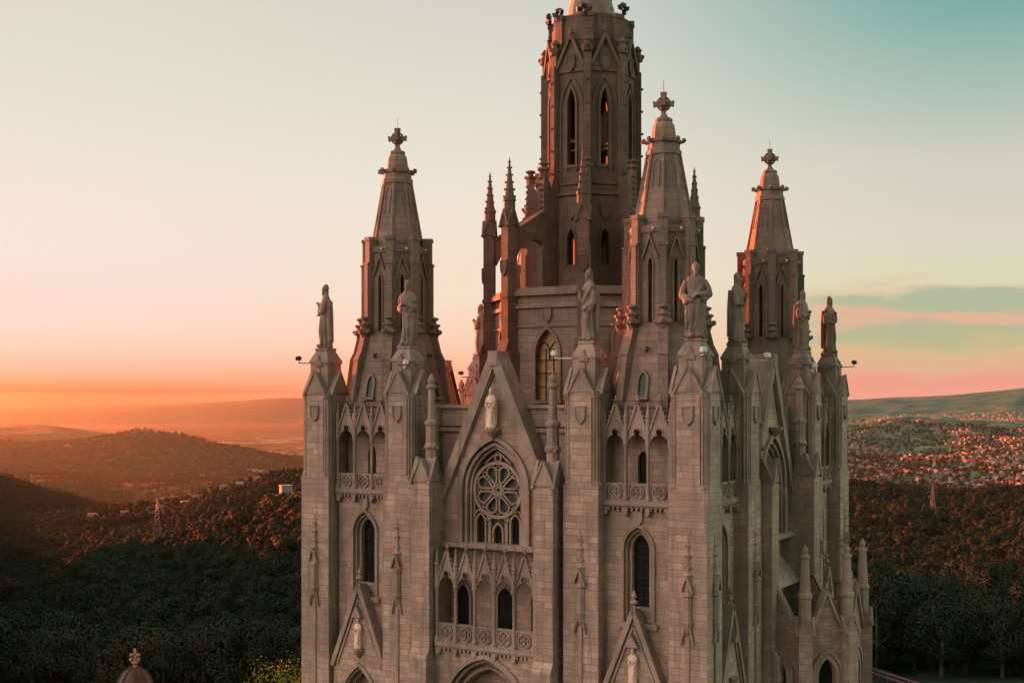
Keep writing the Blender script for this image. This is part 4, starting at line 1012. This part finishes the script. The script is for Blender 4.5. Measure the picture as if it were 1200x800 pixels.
def ground_mat():
    m, nt, bs = newmat('wooded_ground'); L = nt.links
    g = N_(nt, 'ShaderNodeNewGeometry'); P = g.outputs['Position']
    n1 = noise(nt, P, .0016, 6, .6); n2 = noise(nt, P, .011, 6, .7); n3 = noise(nt, P, .06, 4, .6)
    c = mixc(nt, mrange(nt, n1, .35, .65), (.016, .030, .017), (.036, .050, .028))
    c = mixc(nt, mrange(nt, n2, .42, .6, 0, .9), c, (.008, .015, .009))
    # open fields and pale built-up ground far out on the plain
    sp = N_(nt, 'ShaderNodeSeparateXYZ'); L.new(P, sp.inputs[0])
    d = vmath(nt, 'DISTANCE', P, tuple(CAM)).outputs['Value']
    vo = N_(nt, 'ShaderNodeTexVoronoi'); vo.inputs['Scale'].default_value = .0035; L.new(P, vo.inputs['Vector'])
    patch = noise(nt, P, .0009, 5, .65)
    f = mth(nt, 'MULTIPLY', mrange(nt, patch, .5, .58), mrange(nt, sp.outputs[2], -438, -448))
    hs = N_(nt, 'ShaderNodeSeparateXYZ'); L.new(vo.outputs['Color'], hs.inputs[0])
    fc = mixc(nt, hs.outputs[0], (.10, .10, .055), (.34, .27, .2))
    c = mixc(nt, mth(nt, 'MULTIPLY', f, .8), c, fc)
    # meadows, allotments and woods of the town-side valley, paled greener in place of haze
    rv = vmath(nt, 'DOT_PRODUCT', vmath(nt, 'SUBTRACT', P, tuple(CAM)).outputs[0], tuple(RGT)).outputs['Value']
    vm = mth(nt, 'MULTIPLY', mrange(nt, rv, 300, 1200), mrange(nt, d, 3600, 5200))
    n4 = noise(nt, P, .0042, 6, .65)
    gc = mixc(nt, mrange(nt, n4, .42, .6), (.045, .095, .062), (.17, .22, .135))
    gc = mixc(nt, mrange(nt, n2, .5, .62), gc, (.03, .062, .042))
    gc = mixc(nt, mth(nt, 'MULTIPLY', mrange(nt, d, 11800, 13200), .85), gc, mixc(nt, mrange(nt, n4, .4, .6), (.025, .10, .085), (.055, .15, .12)))  # far ridge painted teal by distance, standing in for haze
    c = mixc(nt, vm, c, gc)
    L.new(c, bs.inputs['Base Color']); bs.inputs['Roughness'].default_value = 1; bs.inputs['Specular IOR Level'].default_value = .05
    vb = N_(nt, 'ShaderNodeTexVoronoi'); vb.inputs['Scale'].default_value = .09; L.new(P, vb.inputs['Vector'])
    bp = N_(nt, 'ShaderNodeBump'); bp.inputs['Strength'].default_value = .35; bp.inputs['Distance'].default_value = 5
    L.new(mth(nt, 'SUBTRACT', mth(nt, 'MULTIPLY', n3, .8), mth(nt, 'MULTIPLY', vb.outputs['Distance'], .06)), bp.inputs['Height']); L.new(bp.outputs[0], bs.inputs['Normal'])
    return m
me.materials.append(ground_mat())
pl = MB(); pl.lathe((0, 0), [(40, -29.95), (40, -29.9)], 48); M_PAVE = stone('paving', (.11, .10, .09), bw=.8, rh=.8, brick=False)
tag(pl.build('plaza', M_PAVE, None), kind='structure')

def where(px, r):                                    # a place on the ground by bearing and distance
    a = math.atan((px-600)/1460)
    x = CAM.x+r*(math.sin(a)*RGT.x+math.cos(a)*FWD.x); y = CAM.y+r*(math.sin(a)*RGT.y+math.cos(a)*FWD.y)
    return x, y, float(height(x, y))

# ------------------------------------------------------------------ trees and forest
def leafmat(name, cols):
    m, nt, bs = newmat(name); L = nt.links
    oi = N_(nt, 'ShaderNodeObjectInfo'); g = N_(nt, 'ShaderNodeNewGeometry')
    rp = N_(nt, 'ShaderNodeValToRGB'); cr = rp.color_ramp
    cr.elements[0].color = (*cols[0], 1); cr.elements[1].color = (*cols[-1], 1)
    for i, c in enumerate(cols[1:-1]): e = cr.elements.new((i+1)/(len(cols)-1)); e.color = (*c, 1)
    L.new(oi.outputs['Random'], rp.inputs[0])
    f = noise(nt, g.outputs['Position'], .5, 3)
    c = mixc(nt, mrange(nt, f, .3, .7, 0, .55), rp.outputs[0], (cols[0][0]*1.5, cols[0][1]*1.5, cols[0][2]*1.2))
    L.new(c, bs.inputs['Base Color']); bs.inputs['Roughness'].default_value = .75; bs.inputs['Specular IOR Level'].default_value = .12
    return m
M_LEAF = leafmat('leaves', [(.012, .024, .016), (.016, .029, .018), (.021, .030, .017), (.033, .034, .017), (.015, .030, .019)])
M_LEAFY = leafmat('bright_leaves', [(.10, .15, .022), (.12, .165, .03)])
M_BARK = simple('bark', (.08, .06, .045), .9, nscale=3)
def crown_mesh(name, seed, clumps, per, leaf, rad=3.4, base=2.2, height_=6.2, kind=0, mat=None):
    rnd = np.random.RandomState(seed); V = []; Fc = []; NR = []
    cs = []
    for i in range(clumps):
        z = rnd.rand(); a = rnd.rand()*6.283
        if kind == 0: prof = math.sin(math.pi*(.12+.85*z))**.7
        elif kind == 1: prof = (1-z)**.8*1.05+.08
        else: prof = .25+1.0*max(0, min(1, (z-.3)/.4))*(1.15-.5*z)
        q = rad*prof*(.35+.65*rnd.rand()**.6)
        cs.append((q*math.cos(a), q*math.sin(a), base+height_*z, rad*(.30+.22*rnd.rand())*(.7 if kind == 1 else 1)))
    for cx, cy, cz, cr in cs:
        d = rnd.normal(size=(per, 3)); d /= np.linalg.norm(d, axis=1)[:, None]+1e-9
        p = np.array([cx, cy, cz])+d*np.array([1, 1, .75])*cr*(.65+.45*rnd.rand(per, 1))
        nrm = d*1.0+rnd.normal(size=(per, 3))*.28
        for k in range(per):
            n = Vector(nrm[k]).normalized(); u = n.orthogonal().normalized(); u.rotate(Matrix.Rotation(rnd.rand()*6.28, 3, n)); v = n.cross(u); s = leaf*(.6+.8*rnd.rand())
            b = len(V); c = Vector(p[k])
            V += [tuple(c+u*s), tuple(c+v*s*.8+n*s*.2), tuple(c-u*s), tuple(c-v*s*.8+n*s*.15)]; Fc.append((b, b+1, b+2, b+3)); m_ = Vector(d[k])*.75+Vector((c.x, c.y, (c.z-base-height_*.4)))*(.8/rad)+Vector((0, 0, .15)); NR += [tuple(m_.normalized())]*4
    me = bpy.data.meshes.new(name); me.from_pydata(V, [], Fc); me.polygons.foreach_set('use_smooth', [True]*len(Fc)); me.normals_split_custom_set_from_vertices(NR); me.materials.append(mat or M_LEAF); return me
def trunk_mesh(seed, base=2.2, H=5.5, r=.22):
    rnd = random.Random(seed); mb = MB()
    mb.tube([(0, 0, -1.2), (.05, 0, base*.6), (.1, .08, base+1), (0, .1, H)], [r*1.4, r, r*.8, r*.25], 7)
    for k in range(5):
        a = rnd.uniform(0, 6.28); z = base+rnd.uniform(-.2, 1.8); l = rnd.uniform(1.2, 2.3)
        mb.tube([(.05, .05, z), (l*.6*math.cos(a), l*.6*math.sin(a), z+l*.5), (l*math.cos(a), l*math.sin(a), z+l)], [r*.5, r*.3, r*.1], 5)
    return mb.mesh('trunk', M_BARK)
CR = [crown_mesh('crown', 11, 40, 120, .13), crown_mesh('crown', 12, 42, 112, .125, rad=3.0, height_=7.2), crown_mesh('crown', 13, 46, 84, .12, rad=2.6, height_=9, base=1.6, kind=1), crown_mesh('crown', 14, 40, 112, .13, rad=4.0, height_=5.2, base=3.4, kind=2)]
CF = [crown_mesh('far_crown', 21, 24, 56, .22), crown_mesh('far_crown', 22, 26, 50, .21, rad=3.0, height_=7), crown_mesh('far_crown', 23, 28, 42, .19, rad=2.5, height_=8.5, base=1.2, kind=1), crown_mesh('far_crown', 24, 24, 56, .22, rad=4, height_=5, base=3, kind=2)]
TR = [trunk_mesh(1), trunk_mesh(2, H=6), trunk_mesh(3, base=1.6, H=8, r=.2), trunk_mesh(4, base=3.4, H=6)]
rs = np.random.RandomState(5)
pts = []
for lo, hi, sp in ((95, 700, 5.2), (700, 1800, 6.8), (1800, 3700, 11.5), (3700, 10800, 33)):
    area = .5*1.42*(hi**2-lo**2); n = int(area/sp**2)
    r = np.sqrt(rs.rand(n)*(hi**2-lo**2)+lo**2); a = rs.uniform(-.80, .62, n)
    sc = (.42+.75*rs.rand(n)**1.6+.45*vnoise(r*np.cos(a)/60, r*np.sin(a)/60, 91))*(1.0 if hi < 1000 else 1.08 if hi < 2000 else 1.5 if hi < 4000 else 2.1)
    pts.append(np.stack([r, a, sc], -1))
pts = np.concatenate(pts); pts = pts[(pts[:, 0] < 3700)|((pts[:, 1] > .23)&(pts[:, 0] < 9000))|((pts[:, 1] < -.14)&(pts[:, 1] > -.42))]; r, a, sc = pts.T
tx = CAM.x+r*(np.sin(a)*RGT.x+np.cos(a)*FWD.x); ty = CAM.y+r*(np.sin(a)*RGT.y+np.cos(a)*FWD.y); tz = height(tx, ty)
tpx = 600+1460*np.tan(a); dens = vnoise(tx/70, ty/70, 77)
keep = (np.hypot(tx, ty) > 52)&(dens > .16)
keep &= ~((tpx > 400)&(r > 1500)&(r < 3700)&(rs.rand(len(r)) > np.where(tpx > 950, .30, .5)))      # woods thin out towards the town
keep &= ~((tpx > 985)&(r < 175))&~((tpx < 420)&(r < 150))
tx, ty, tz, sc, r, tpx = [q[keep] for q in (tx, ty, tz, sc, r, tpx)]
rowpx = 470-(tz+7*sc)*1460/r
kind = rs.choice(4, len(r), p=[.42, .3, .1, .18]); rot = rs.uniform(0, 6.283, len(r))
vis = (((tpx > -25)&(tpx < 352))|((tpx > 1003)&(tpx < 1225)))&(rowpx < 806)
order = np.argsort(np.where(vis, r/sc, 1e9))[:285]
near = np.zeros(len(r), bool); near[order] = True
TREEL = {0: 'broad round-headed tree among its neighbours on the dark wooded slope near the church', 1: 'tall oval tree among its neighbours on the dark wooded slope near the church', 2: 'narrow pointed tree among its neighbours on the dark wooded slope near the church', 3: 'flat-topped pine among its neighbours on the dark wooded slope near the church'}
TREEG = {0: 'round-headed trees on the near slopes', 1: 'tall oval trees on the near slopes', 2: 'narrow pointed trees on the near slopes', 3: 'flat-topped pines on the near slopes'}
for i in order:
    k = int(kind[i]); e = empty(('tree', 'tree', 'conifer', 'pine_tree')[k], (tx[i], ty[i], tz[i]), rot[i]); e.scale = (sc[i],)*3
    tag(e, TREEL[k], 'tree', TREEG[k])
    c = bpy.data.objects.new('crown', CR[k]); COL.objects.link(c); c.parent = e
    t_ = bpy.data.objects.new('trunk', TR[k]); COL.objects.link(t_); t_.parent = e
# everything farther off reads as one mass: one object that scatters crowns
f = ~near
fm = bpy.data.meshes.new('forest'); nf = int(f.sum()); fm.vertices.add(nf); fm.vertices.foreach_set('co', np.stack([tx[f], ty[f], tz[f]-.8], -1).reshape(-1).astype(np.float32))
for nme, typ, arr in (('kind', 'INT', kind[f].astype(np.int32)), ('rotz', 'FLOAT', rot[f].astype(np.float32)), ('scl', 'FLOAT', sc[f].astype(np.float32))):
    at = fm.attributes.new(nme, typ, 'POINT'); at.data.foreach_set('value', arr)
forest = bpy.data.objects.new('forest', fm); COL.objects.link(forest)
tag(forest, 'dense dark forest covering the hillsides around the church', 'forest', kind='stuff')
protos = []
def forest_nodes():
    ng = bpy.data.node_groups.new('forest_scatter', 'GeometryNodeTree')
    ng.interface.new_socket('Geometry', in_out='INPUT', socket_type='NodeSocketGeometry'); ng.interface.new_socket('Geometry', in_out='OUTPUT', socket_type='NodeSocketGeometry')
    N = ng.nodes; L = ng.links; gi = N.new('NodeGroupInput'); go = N.new('NodeGroupOutput'); jn = N.new('GeometryNodeJoinGeometry')
    def attr(nm, t):
        n = N.new('GeometryNodeInputNamedAttribute'); n.data_type = t; n.inputs['Name'].default_value = nm; return n.outputs[0]
    kd, rz, sc_ = attr('kind', 'INT'), attr('rotz', 'FLOAT'), attr('scl', 'FLOAT')
    cx = N.new('ShaderNodeCombineXYZ'); L.new(rz, cx.inputs[2]); er = N.new('FunctionNodeEulerToRotation'); L.new(cx.outputs[0], er.inputs[0])
    m2p = N.new('GeometryNodeMeshToPoints'); L.new(gi.outputs[0], m2p.inputs['Mesh'])
    for k in range(4):
        # each kind of far crown comes from one tree at the wood's edge
        i = np.where(f & (kind == k) & (np.hypot(tx, ty) > 600))[0][k*7+3]
        e = bpy.data.objects.new('crown', CF[k]); COL.objects.link(e)
        t = empty(('tree', 'tree', 'conifer', 'pine_tree')[k], (tx[i]+3, ty[i]+2, tz[i]-.5)); t.scale = (sc[i],)*3; tag(t, TREEL[k].replace('near the church', 'far beyond the church'), 'tree', TREEG[k].replace('near', 'far'))
        e.parent = t; q = bpy.data.objects.new('trunk', TR[k]); COL.objects.link(q); q.parent = t
        oi = N.new('GeometryNodeObjectInfo'); oi.transform_space = 'ORIGINAL'; oi.inputs['Object'].default_value = e; oi.inputs['As Instance'].default_value = True
        cmp_ = N.new('FunctionNodeCompare'); cmp_.data_type = 'INT'; cmp_.operation = 'EQUAL'; L.new(kd, cmp_.inputs[2]); cmp_.inputs[3].default_value = k
        ip = N.new('GeometryNodeInstanceOnPoints'); L.new(m2p.outputs[0], ip.inputs['Points']); L.new(cmp_.outputs[0], ip.inputs['Selection']); L.new(oi.outputs['Geometry'], ip.inputs['Instance'])
        L.new(er.outputs[0], ip.inputs['Rotation']); L.new(sc_, ip.inputs['Scale']); L.new(ip.outputs[0], jn.inputs[0])
    L.new(jn.outputs[0], go.inputs[0]); return ng
md = forest.modifiers.new('scatter', 'NODES'); md.node_group = forest_nodes()
# the bright rounded tree beside the church
e = empty('tree', (*where(352, 104)[:2], where(352, 104)[2]-1.6)); tag(e, 'rounded tree with bright yellow-green rim right beside the church wall', 'tree')
big = bpy.data.objects.new('crown', crown_mesh('crown', 31, 110, 190, .085, rad=5.6, base=2.5, height_=9.0, mat=M_LEAFY)); COL.objects.link(big); big.parent = e
bt = bpy.data.objects.new('trunk', TR[0]); COL.objects.link(bt); bt.parent = e

# ------------------------------------------------------------------ buildings, pylons and small things outside
M_WALLW = simple('pale_render', (.25, .235, .21), .9, nscale=.3, var=.12); M_WALLO = simple('ochre_render', (.2, .155, .12), .9, nscale=.3, var=.15)
M_TILE = simple('terracotta_tiles', (.27, .105, .065), .9, nscale=.8, var=.3); M_TILE2 = simple('brown_tiles', (.22, .12, .08), .9, nscale=.8, var=.3); M_GREYR = simple('grey_roof', (.2, .2, .19), .9, nscale=.8)
def house(px, r, w, d, h, label, wall=M_WALLW, roof=M_TILE, flat=False, ang=None, dz=0.0, name='house'):
    if r > 1000: w, d, h, dz = w*.62, d*.7, h*.72, dz*.85
    x, y, z = where(px, r); e = empty(name, (x, y, z+dz), TH+(ang if ang is not None else random.uniform(-.5, .5))); tag(e, label, 'house')
    Fh = Fr((0, 0, 0), 0); m = MB(); m.box(Fh, -w/2, w/2, -4, h, -d/2, d/2)
    if not flat: m.prism(Fr((0, 0, 0), R_(90)), [(-d/2+.03, h), (d/2-.03, h), (0, h+d*.24)], -w/2+.03, w/2-.03)
    m.build('wall', wall, e)
    rf = MB()
    if flat: rf.box(Fh, -w/2-.3, w/2+.3, h, h+.4, -d/2-.3, d/2+.3)
    else:
        G = Fr((0, 0, 0), R_(90)); rf.ribbon(G, [(-d/2-.5, h-.1), (0, h+d*.27), (d/2+.5, h-.1)], .25, -w/2-.4, w/2+.4)
    rf.build('roof', roof, e)
    nw = max(2, int(w/3))
    for fl in range(max(1, int(h/3))):
        for i in range(nw):
            u = -w/2+(i+.5)*w/nw; q = MB(); q.box(Fh, u-.5, u+.5, .9+3*fl, 2.3+3*fl, d/2-.1, d/2+.03); q.build('window', M_DARK, e)
    return e
house(109, 1330, 15, 10, 6, 'small white house with red roof on the dark crest below the reddish hill', dz=5)
house(48, 1330, 11, 9, 5, 'tiny pale house among trees near the edge of the wooded crest', dz=4, roof=M_GREYR, flat=True)
house(232, 1330, 14, 11, 7, 'pinkish house with tiled roof on the crest above the pylon', wall=M_WALLO, dz=6)
house(247, 1345, 10, 10, 6, 'small tan house just beside the pinkish house on the crest', wall=M_WALLO, roof=M_TILE2, dz=6)
house(222, 1310, 26, 9, 4.5, 'long low pale flat-roofed building on the crest', flat=True, roof=M_GREYR, dz=8)
house(188, 1320, 12, 10, 7, 'pale house half hidden by trees beside the long low building', roof=M_TILE2, dz=5)
house(262, 1350, 13, 10, 7, 'white house with orange roof where the crest climbs toward the church', dz=7)
house(281, 1350, 12, 10, 7, 'grey-roofed white house highest but one on the climbing crest', roof=M_GREYR, dz=7)
house(302, 1360, 13, 10, 7, 'ochre house with brown roof highest on the climbing crest', wall=M_WALLO, roof=M_TILE2, dz=7)
house(146, 1340, 11, 9, 6, 'small ochre house between trees on the crest', wall=M_WALLO, dz=5)
house(335, 640, 5.5, 5.5, 8.5, 'slender pale tower house standing above the trees next to the church wall', flat=True, roof=M_GREYR, ang=.4, dz=6.5, name='tower_house')
hx = house(326, 640, 3.5, 5, 6, 'low pale annexe beside the slender tower house', flat=True, roof=M_GREYR, ang=.4, dz=4.5)

def pylon(px, r, H, label, name='pylon', mat=None):
    x, y, z = where(px, r); e = empty(name, (x, y, z), TH+.3); tag(e, label, 'pylon')
    m = MB(); w0, w1 = H*.09, H*.016
    wd = lambda t: w0+(w1-w0)*min(1, t*1.15)
    for sx in (1, -1):
        for sy in (1, -1): m.tube([(sx*wd(t), sy*wd(t), H*t) for t in (0, .3, .6, .87, 1)], H*.0045, 4)
    L = [0, .13, .25, .36, .46, .55, .63, .71, .79, .87, .95]
    for a, b_ in zip(L[:-1], L[1:]):
        for s in (1, -1):
            m.tube([(-wd(a), s*wd(a), H*a), (wd(b_), s*wd(b_), H*b_)], H*.0026, 4); m.tube([(wd(a), s*wd(a), H*a), (-wd(b_), s*wd(b_), H*b_)], H*.0026, 4)
            m.tube([(s*wd(a), -wd(a), H*a), (s*wd(b_), wd(b_), H*b_)], H*.0026, 4)
    m.build('lattice_mast', mat or M_PYL, e)
    for t, l in ((.70, .13), (.80, .17), (.90, .11)):
        c = MB()
        for s in (1, -1): c.tube([(s*wd(t), 0, H*t), (s*H*l, 0, H*t+.1)], H*.005, 4); c.tube([(s*wd(t), 0, H*(t+.035)), (s*H*l, 0, H*t+.1)], H*.004, 4); c.tube([(s*H*l, 0, H*t), (s*H*l, 0, H*t-H*.04)], H*.004, 4)
        c.build('crossarm', mat or M_PYL, e)
M_PYL = simple('galvanised_steel', (.16, .155, .145), .5, .3)
pylon(184, 640, 30, 'grey lattice electricity pylon on the ridge below the hillside houses')
pylon(1093, 930, 27, 'faint lattice pylon rising from the orange-lit forest in front of the town')
x, y, z = where(1188, 1500); e = empty('mast', (x, y, z)); tag(e, 'dark brown lookout mast on the forest crest in front of the town', 'mast')
m = MB(); m.lathe((0, 0), [(1.4, -5), (1.2, 30)], 6); m.build('shaft', M_BARK, e); m = MB(); m.lathe((0, 0), [(1.2, 30), (2.2, 30.5), (2.2, 32), (.3, 34)], 8); m.build('lookout', M_BARK, e)

# cupola of the lower building, its top just inside the frame
x, y, z = where(158, 108); M_CUP = simple('reddish_dome_stone', (.055, .042, .035), .7, nscale=1.5, var=.35)
e = empty('domed_turret', (x, y, z)); tag(e, 'small reddish domed turret with a stone cross among dark trees below the hillside', 'turret')
m = MB(); m.lathe((0, 0), [(1.5, -4), (1.5, -z-25.4), (1.75, -z-25.3), (1.75, -z-24.9)], 16); m.build('drum', M_CUP, e)
m = MB(); zb = -z-24.95; m.lathe((0, 0), [(1.62*math.cos(R_(t))+.06, zb+3.1*math.sin(R_(t))*.95) for t in range(0, 91, 9)], 24); 
for k in range(8): m.tube([((1.66*math.cos(R_(t))+.06)*math.cos(R_(45*k)), (1.66*math.cos(R_(t))+.06)*math.sin(R_(45*k)), zb+3.0*math.sin(R_(t))) for t in range(0, 86, 12)], .05, 5)
m.build('dome', M_CUP, e)
m = MB(); zt = zb+2.95; m.lathe((0, 0), [(.25, zt-.1), (.12, zt+.2), (.3, zt+.35), (.12, zt+.5)], 8); Fc = Fr((0, 0, 0), TH)
m.box(Fc, -.09, .09, zt+.4, zt+1.5, -.09, .09); m.box(Fc, -.42, .42, zt+.9, zt+1.1, -.09, .09)
for s in (1, -1): m.blob((s*.3*math.cos(TH), s*.3*math.sin(TH), zt+.6), .18, 6, 4)
m.build('cross', M_TRIM, e)

# pinkish railing along the road at the edge of the terrace
M_RAIL = simple('pink_painted_rail', (.13, .055, .052), .6)
P = [where(px, rr_) for px, rr_ in ((1002, 142), (1040, 137), (1090, 132), (1150, 127), (1225, 121))]
P = [(q[0], q[1], -29.6) for q in P]; o = P[0]; e = empty('guard_rail', o); tag(e, 'low pinkish guard rail running from the apse along the dark road', 'railing')
Q = [(a_-o[0], b_-o[1], 0) for a_, b_, c_ in P]
for hgt in (.95, .5):
    m = MB(); m.tube([(a_, b_, hgt) for a_, b_, c_ in Q], .09, 6); m.build('rail', M_RAIL, e)
for k in range(4):
    for t in (0, .25, .5, .75):
        v = Vector(Q[k]).lerp(Vector(Q[k+1]), t); m = MB(); m.tube([(v.x, v.y, -.6), (v.x, v.y, 1.0)], .06, 5); m.build('post', M_RAIL, e)
rd = MB(); M_ASPH = simple('asphalt', (.016, .016, .016), 1.0, spec=.05)
for a_, b_ in zip(P[:-1], P[1:]):
    v = Vector((b_[0]-a_[0], b_[1]-a_[1], 0)).normalized(); nrm = Vector((-v.y, v.x, 0))
    if nrm.dot(FWD) < 0: nrm = -nrm
    A_, B_ = Vector((a_[0], a_[1], -29.55)), Vector((b_[0], b_[1], -29.55)); rd.poly([A_-nrm*.4, B_-nrm*.4, B_+nrm*3.2, A_+nrm*3.2])
tag(rd.build('road', M_ASPH, None), kind='structure')

# ------------------------------------------------------------------ the town on the plain
def town_mesh(w, d, h, seed, flat):
    m = MB(); Fh = Fr((0, 0, 0), 0); m.box(Fh, -w/2, w/2, -6, h, -d/2, d/2); nf_ = len(m.f)
    if flat: m.box(Fh, -w/2-.4, w/2+.4, h, h+.8, -d/2-.4, d/2+.4)
    else: m.prism(Fr((0, 0, 0), R_(90)), [(-d/2-.6, h), (d/2+.6, h), (0, h+d*.3)], -w/2-.5, w/2+.5)
    return m, nf_
TK = [(18, 12, 7, False, M_TILE, M_WALLW), (26, 13, 9, False, M_TILE, M_WALLO), (20, 15, 13, True, M_GREYR, M_WALLW), (36, 16, 7, True, M_GREYR, M_WALLW), (15, 12, 6, False, M_TILE2, M_WALLW)]
TL = ['small red-roofed house in the distant town beyond the forest', 'long red-roofed terrace in the distant town beyond the forest', 'pale flat-roofed block in the distant town beyond the forest', 'wide low flat-roofed hall in the distant town beyond the forest', 'small brown-roofed house in the distant town beyond the forest']
TG = ['red-roofed houses of the town', 'red-roofed terraces of the town', 'flat-roofed blocks of the town', 'flat-roofed halls of the town', 'brown-roofed houses of the town']
TMESH = []
for k, (w, d, h, fl, rm, wm) in enumerate(TK):
    m, nf_ = town_mesh(w, d, h, k, fl); me = m.mesh('house', [wm, rm]); 
    me.polygons.foreach_set('material_index', [0 if i < nf_ else 1 for i in range(len(me.polygons))]); TMESH.append((me, m, nf_))
rt = np.random.RandomState(9); cand = []
for _ in range(9000):
    px = rt.uniform(975, 1225); r_ = math.sqrt(rt.uniform(3900**2, 9200**2)); a_ = math.atan((px-600)/1460)
    x = CAM.x+r_*(math.sin(a_)*RGT.x+math.cos(a_)*FWD.x); y = CAM.y+r_*(math.sin(a_)*RGT.y+math.cos(a_)*FWD.y)
    q1, q2 = (x-CAM.x)*RGT.x+(y-CAM.y)*RGT.y, (x-CAM.x)*FWD.x+(y-CAM.y)*FWD.y
    dn = float(vnoise(np.array(q1/170), np.array(q2/1100), 5))+.35*float(vnoise(np.array(q1/60), np.array(q2/420), 6))
    lim = .6 if r_ < 6600 else .8
    if dn < lim or rt.rand() > .3+1.5*(dn-lim): continue
    cand.append((x, y, r_))
cand.sort(key=lambda q: q[2])
cx_ = np.array([c[0] for c in cand]); cy_ = np.array([c[1] for c in cand]); cz_ = height(cx_, cy_)
rest = MB(); restm = []
for i, (x, y, r_) in enumerate(cand):
    k = int(rt.choice(5, p=[.36, .18, .16, .1, .2])); ro = rt.choice([0, 1.57])+TH+.4*float(vnoise(np.array(x/900), np.array(y/900), 8))+rt.uniform(-.1, .1)
    if i < 290:
        o = bpy.data.objects.new('house', TMESH[k][0]); COL.objects.link(o); o.location = (x, y, cz_[i]); o.rotation_euler = (0, 0, ro); tag(o, TL[k], 'house', TG[k])
    else:
        _, m, nf_ = TMESH[k]; b0 = len(rest.v); c_, s_ = math.cos(ro), math.sin(ro)
        rest.v += [(x+a_*c_-b_*s_, y+a_*s_+b_*c_, cz_[i]+z_) for a_, b_, z_ in m.v]; rest.f += [tuple(b0+q for q in f_) for f_ in m.f]
        wi, ri = {0: (0, 1), 1: (2, 1), 2: (0, 4), 3: (0, 4), 4: (0, 3)}[k]
        restm += [wi if j < nf_ else ri for j in range(len(m.f))]
# the far pale suburb and the scattered plain beyond
for _ in range(1000):
    px = rt.uniform(1035, 1240) if rt.rand() < .93 else rt.uniform(150, 365); far = px > 600
    r_ = rt.uniform(10600, 12200) if far else rt.uniform(14000, 21000); a_ = math.atan((px-600)/1460)
    x = CAM.x+r_*(math.sin(a_)*RGT.x+math.cos(a_)*FWD.x); y = CAM.y+r_*(math.sin(a_)*RGT.y+math.cos(a_)*FWD.y); z = float(height(x, y))
    k = int(rt.choice([2, 3, 0])); _, m, nf_ = TMESH[k]; b0 = len(rest.v); s3 = 1.1; ro = rt.uniform(0, 3); c_, s_ = math.cos(ro), math.sin(ro)
    rest.v += [(x+(a_*c_-b_*s_)*s3, y+(a_*s_+b_*c_)*s3, z+z_*s3*.8) for a_, b_, z_ in m.v]; rest.f += [tuple(b0+q for q in f_) for f_ in m.f]
    restm += [0 if j < nf_ else (4 if k != 0 else 1) for j in range(len(m.f))]
ft = rest.build('far_town', [M_WALLW, M_TILE, M_WALLO, M_TILE2, M_GREYR], None, recalc=False); ft.data.polygons.foreach_set('material_index', restm)
tag(ft, 'hazy mass of far houses spread over the plain', 'town', kind='stuff')

# ------------------------------------------------------------------ the air
hz = MB(); hz.box(Fr((CAM.x, CAM.y, 0), 0), -35500, 35500, float(Z.min())-1.5, max(60.0, float(Z.max())+20), -35500, 35500)
m = bpy.data.materials.new('haze'); m.use_nodes = True; nt = m.node_tree; nt.nodes.clear(); out = nt.nodes.new('ShaderNodeOutputMaterial'); pv = nt.nodes.new('ShaderNodeVolumePrincipled')
pv.inputs['Color'].default_value = (.40, .60, .62, 1); pv.inputs['Density'].default_value = .7e-5; pv.inputs['Anisotropy'].default_value = .66
nt.links.new(pv.outputs[0], out.inputs['Volume'])
tag(hz.build('haze', m, None), 'warm evening haze filling the air over the hills', 'haze', kind='stuff')
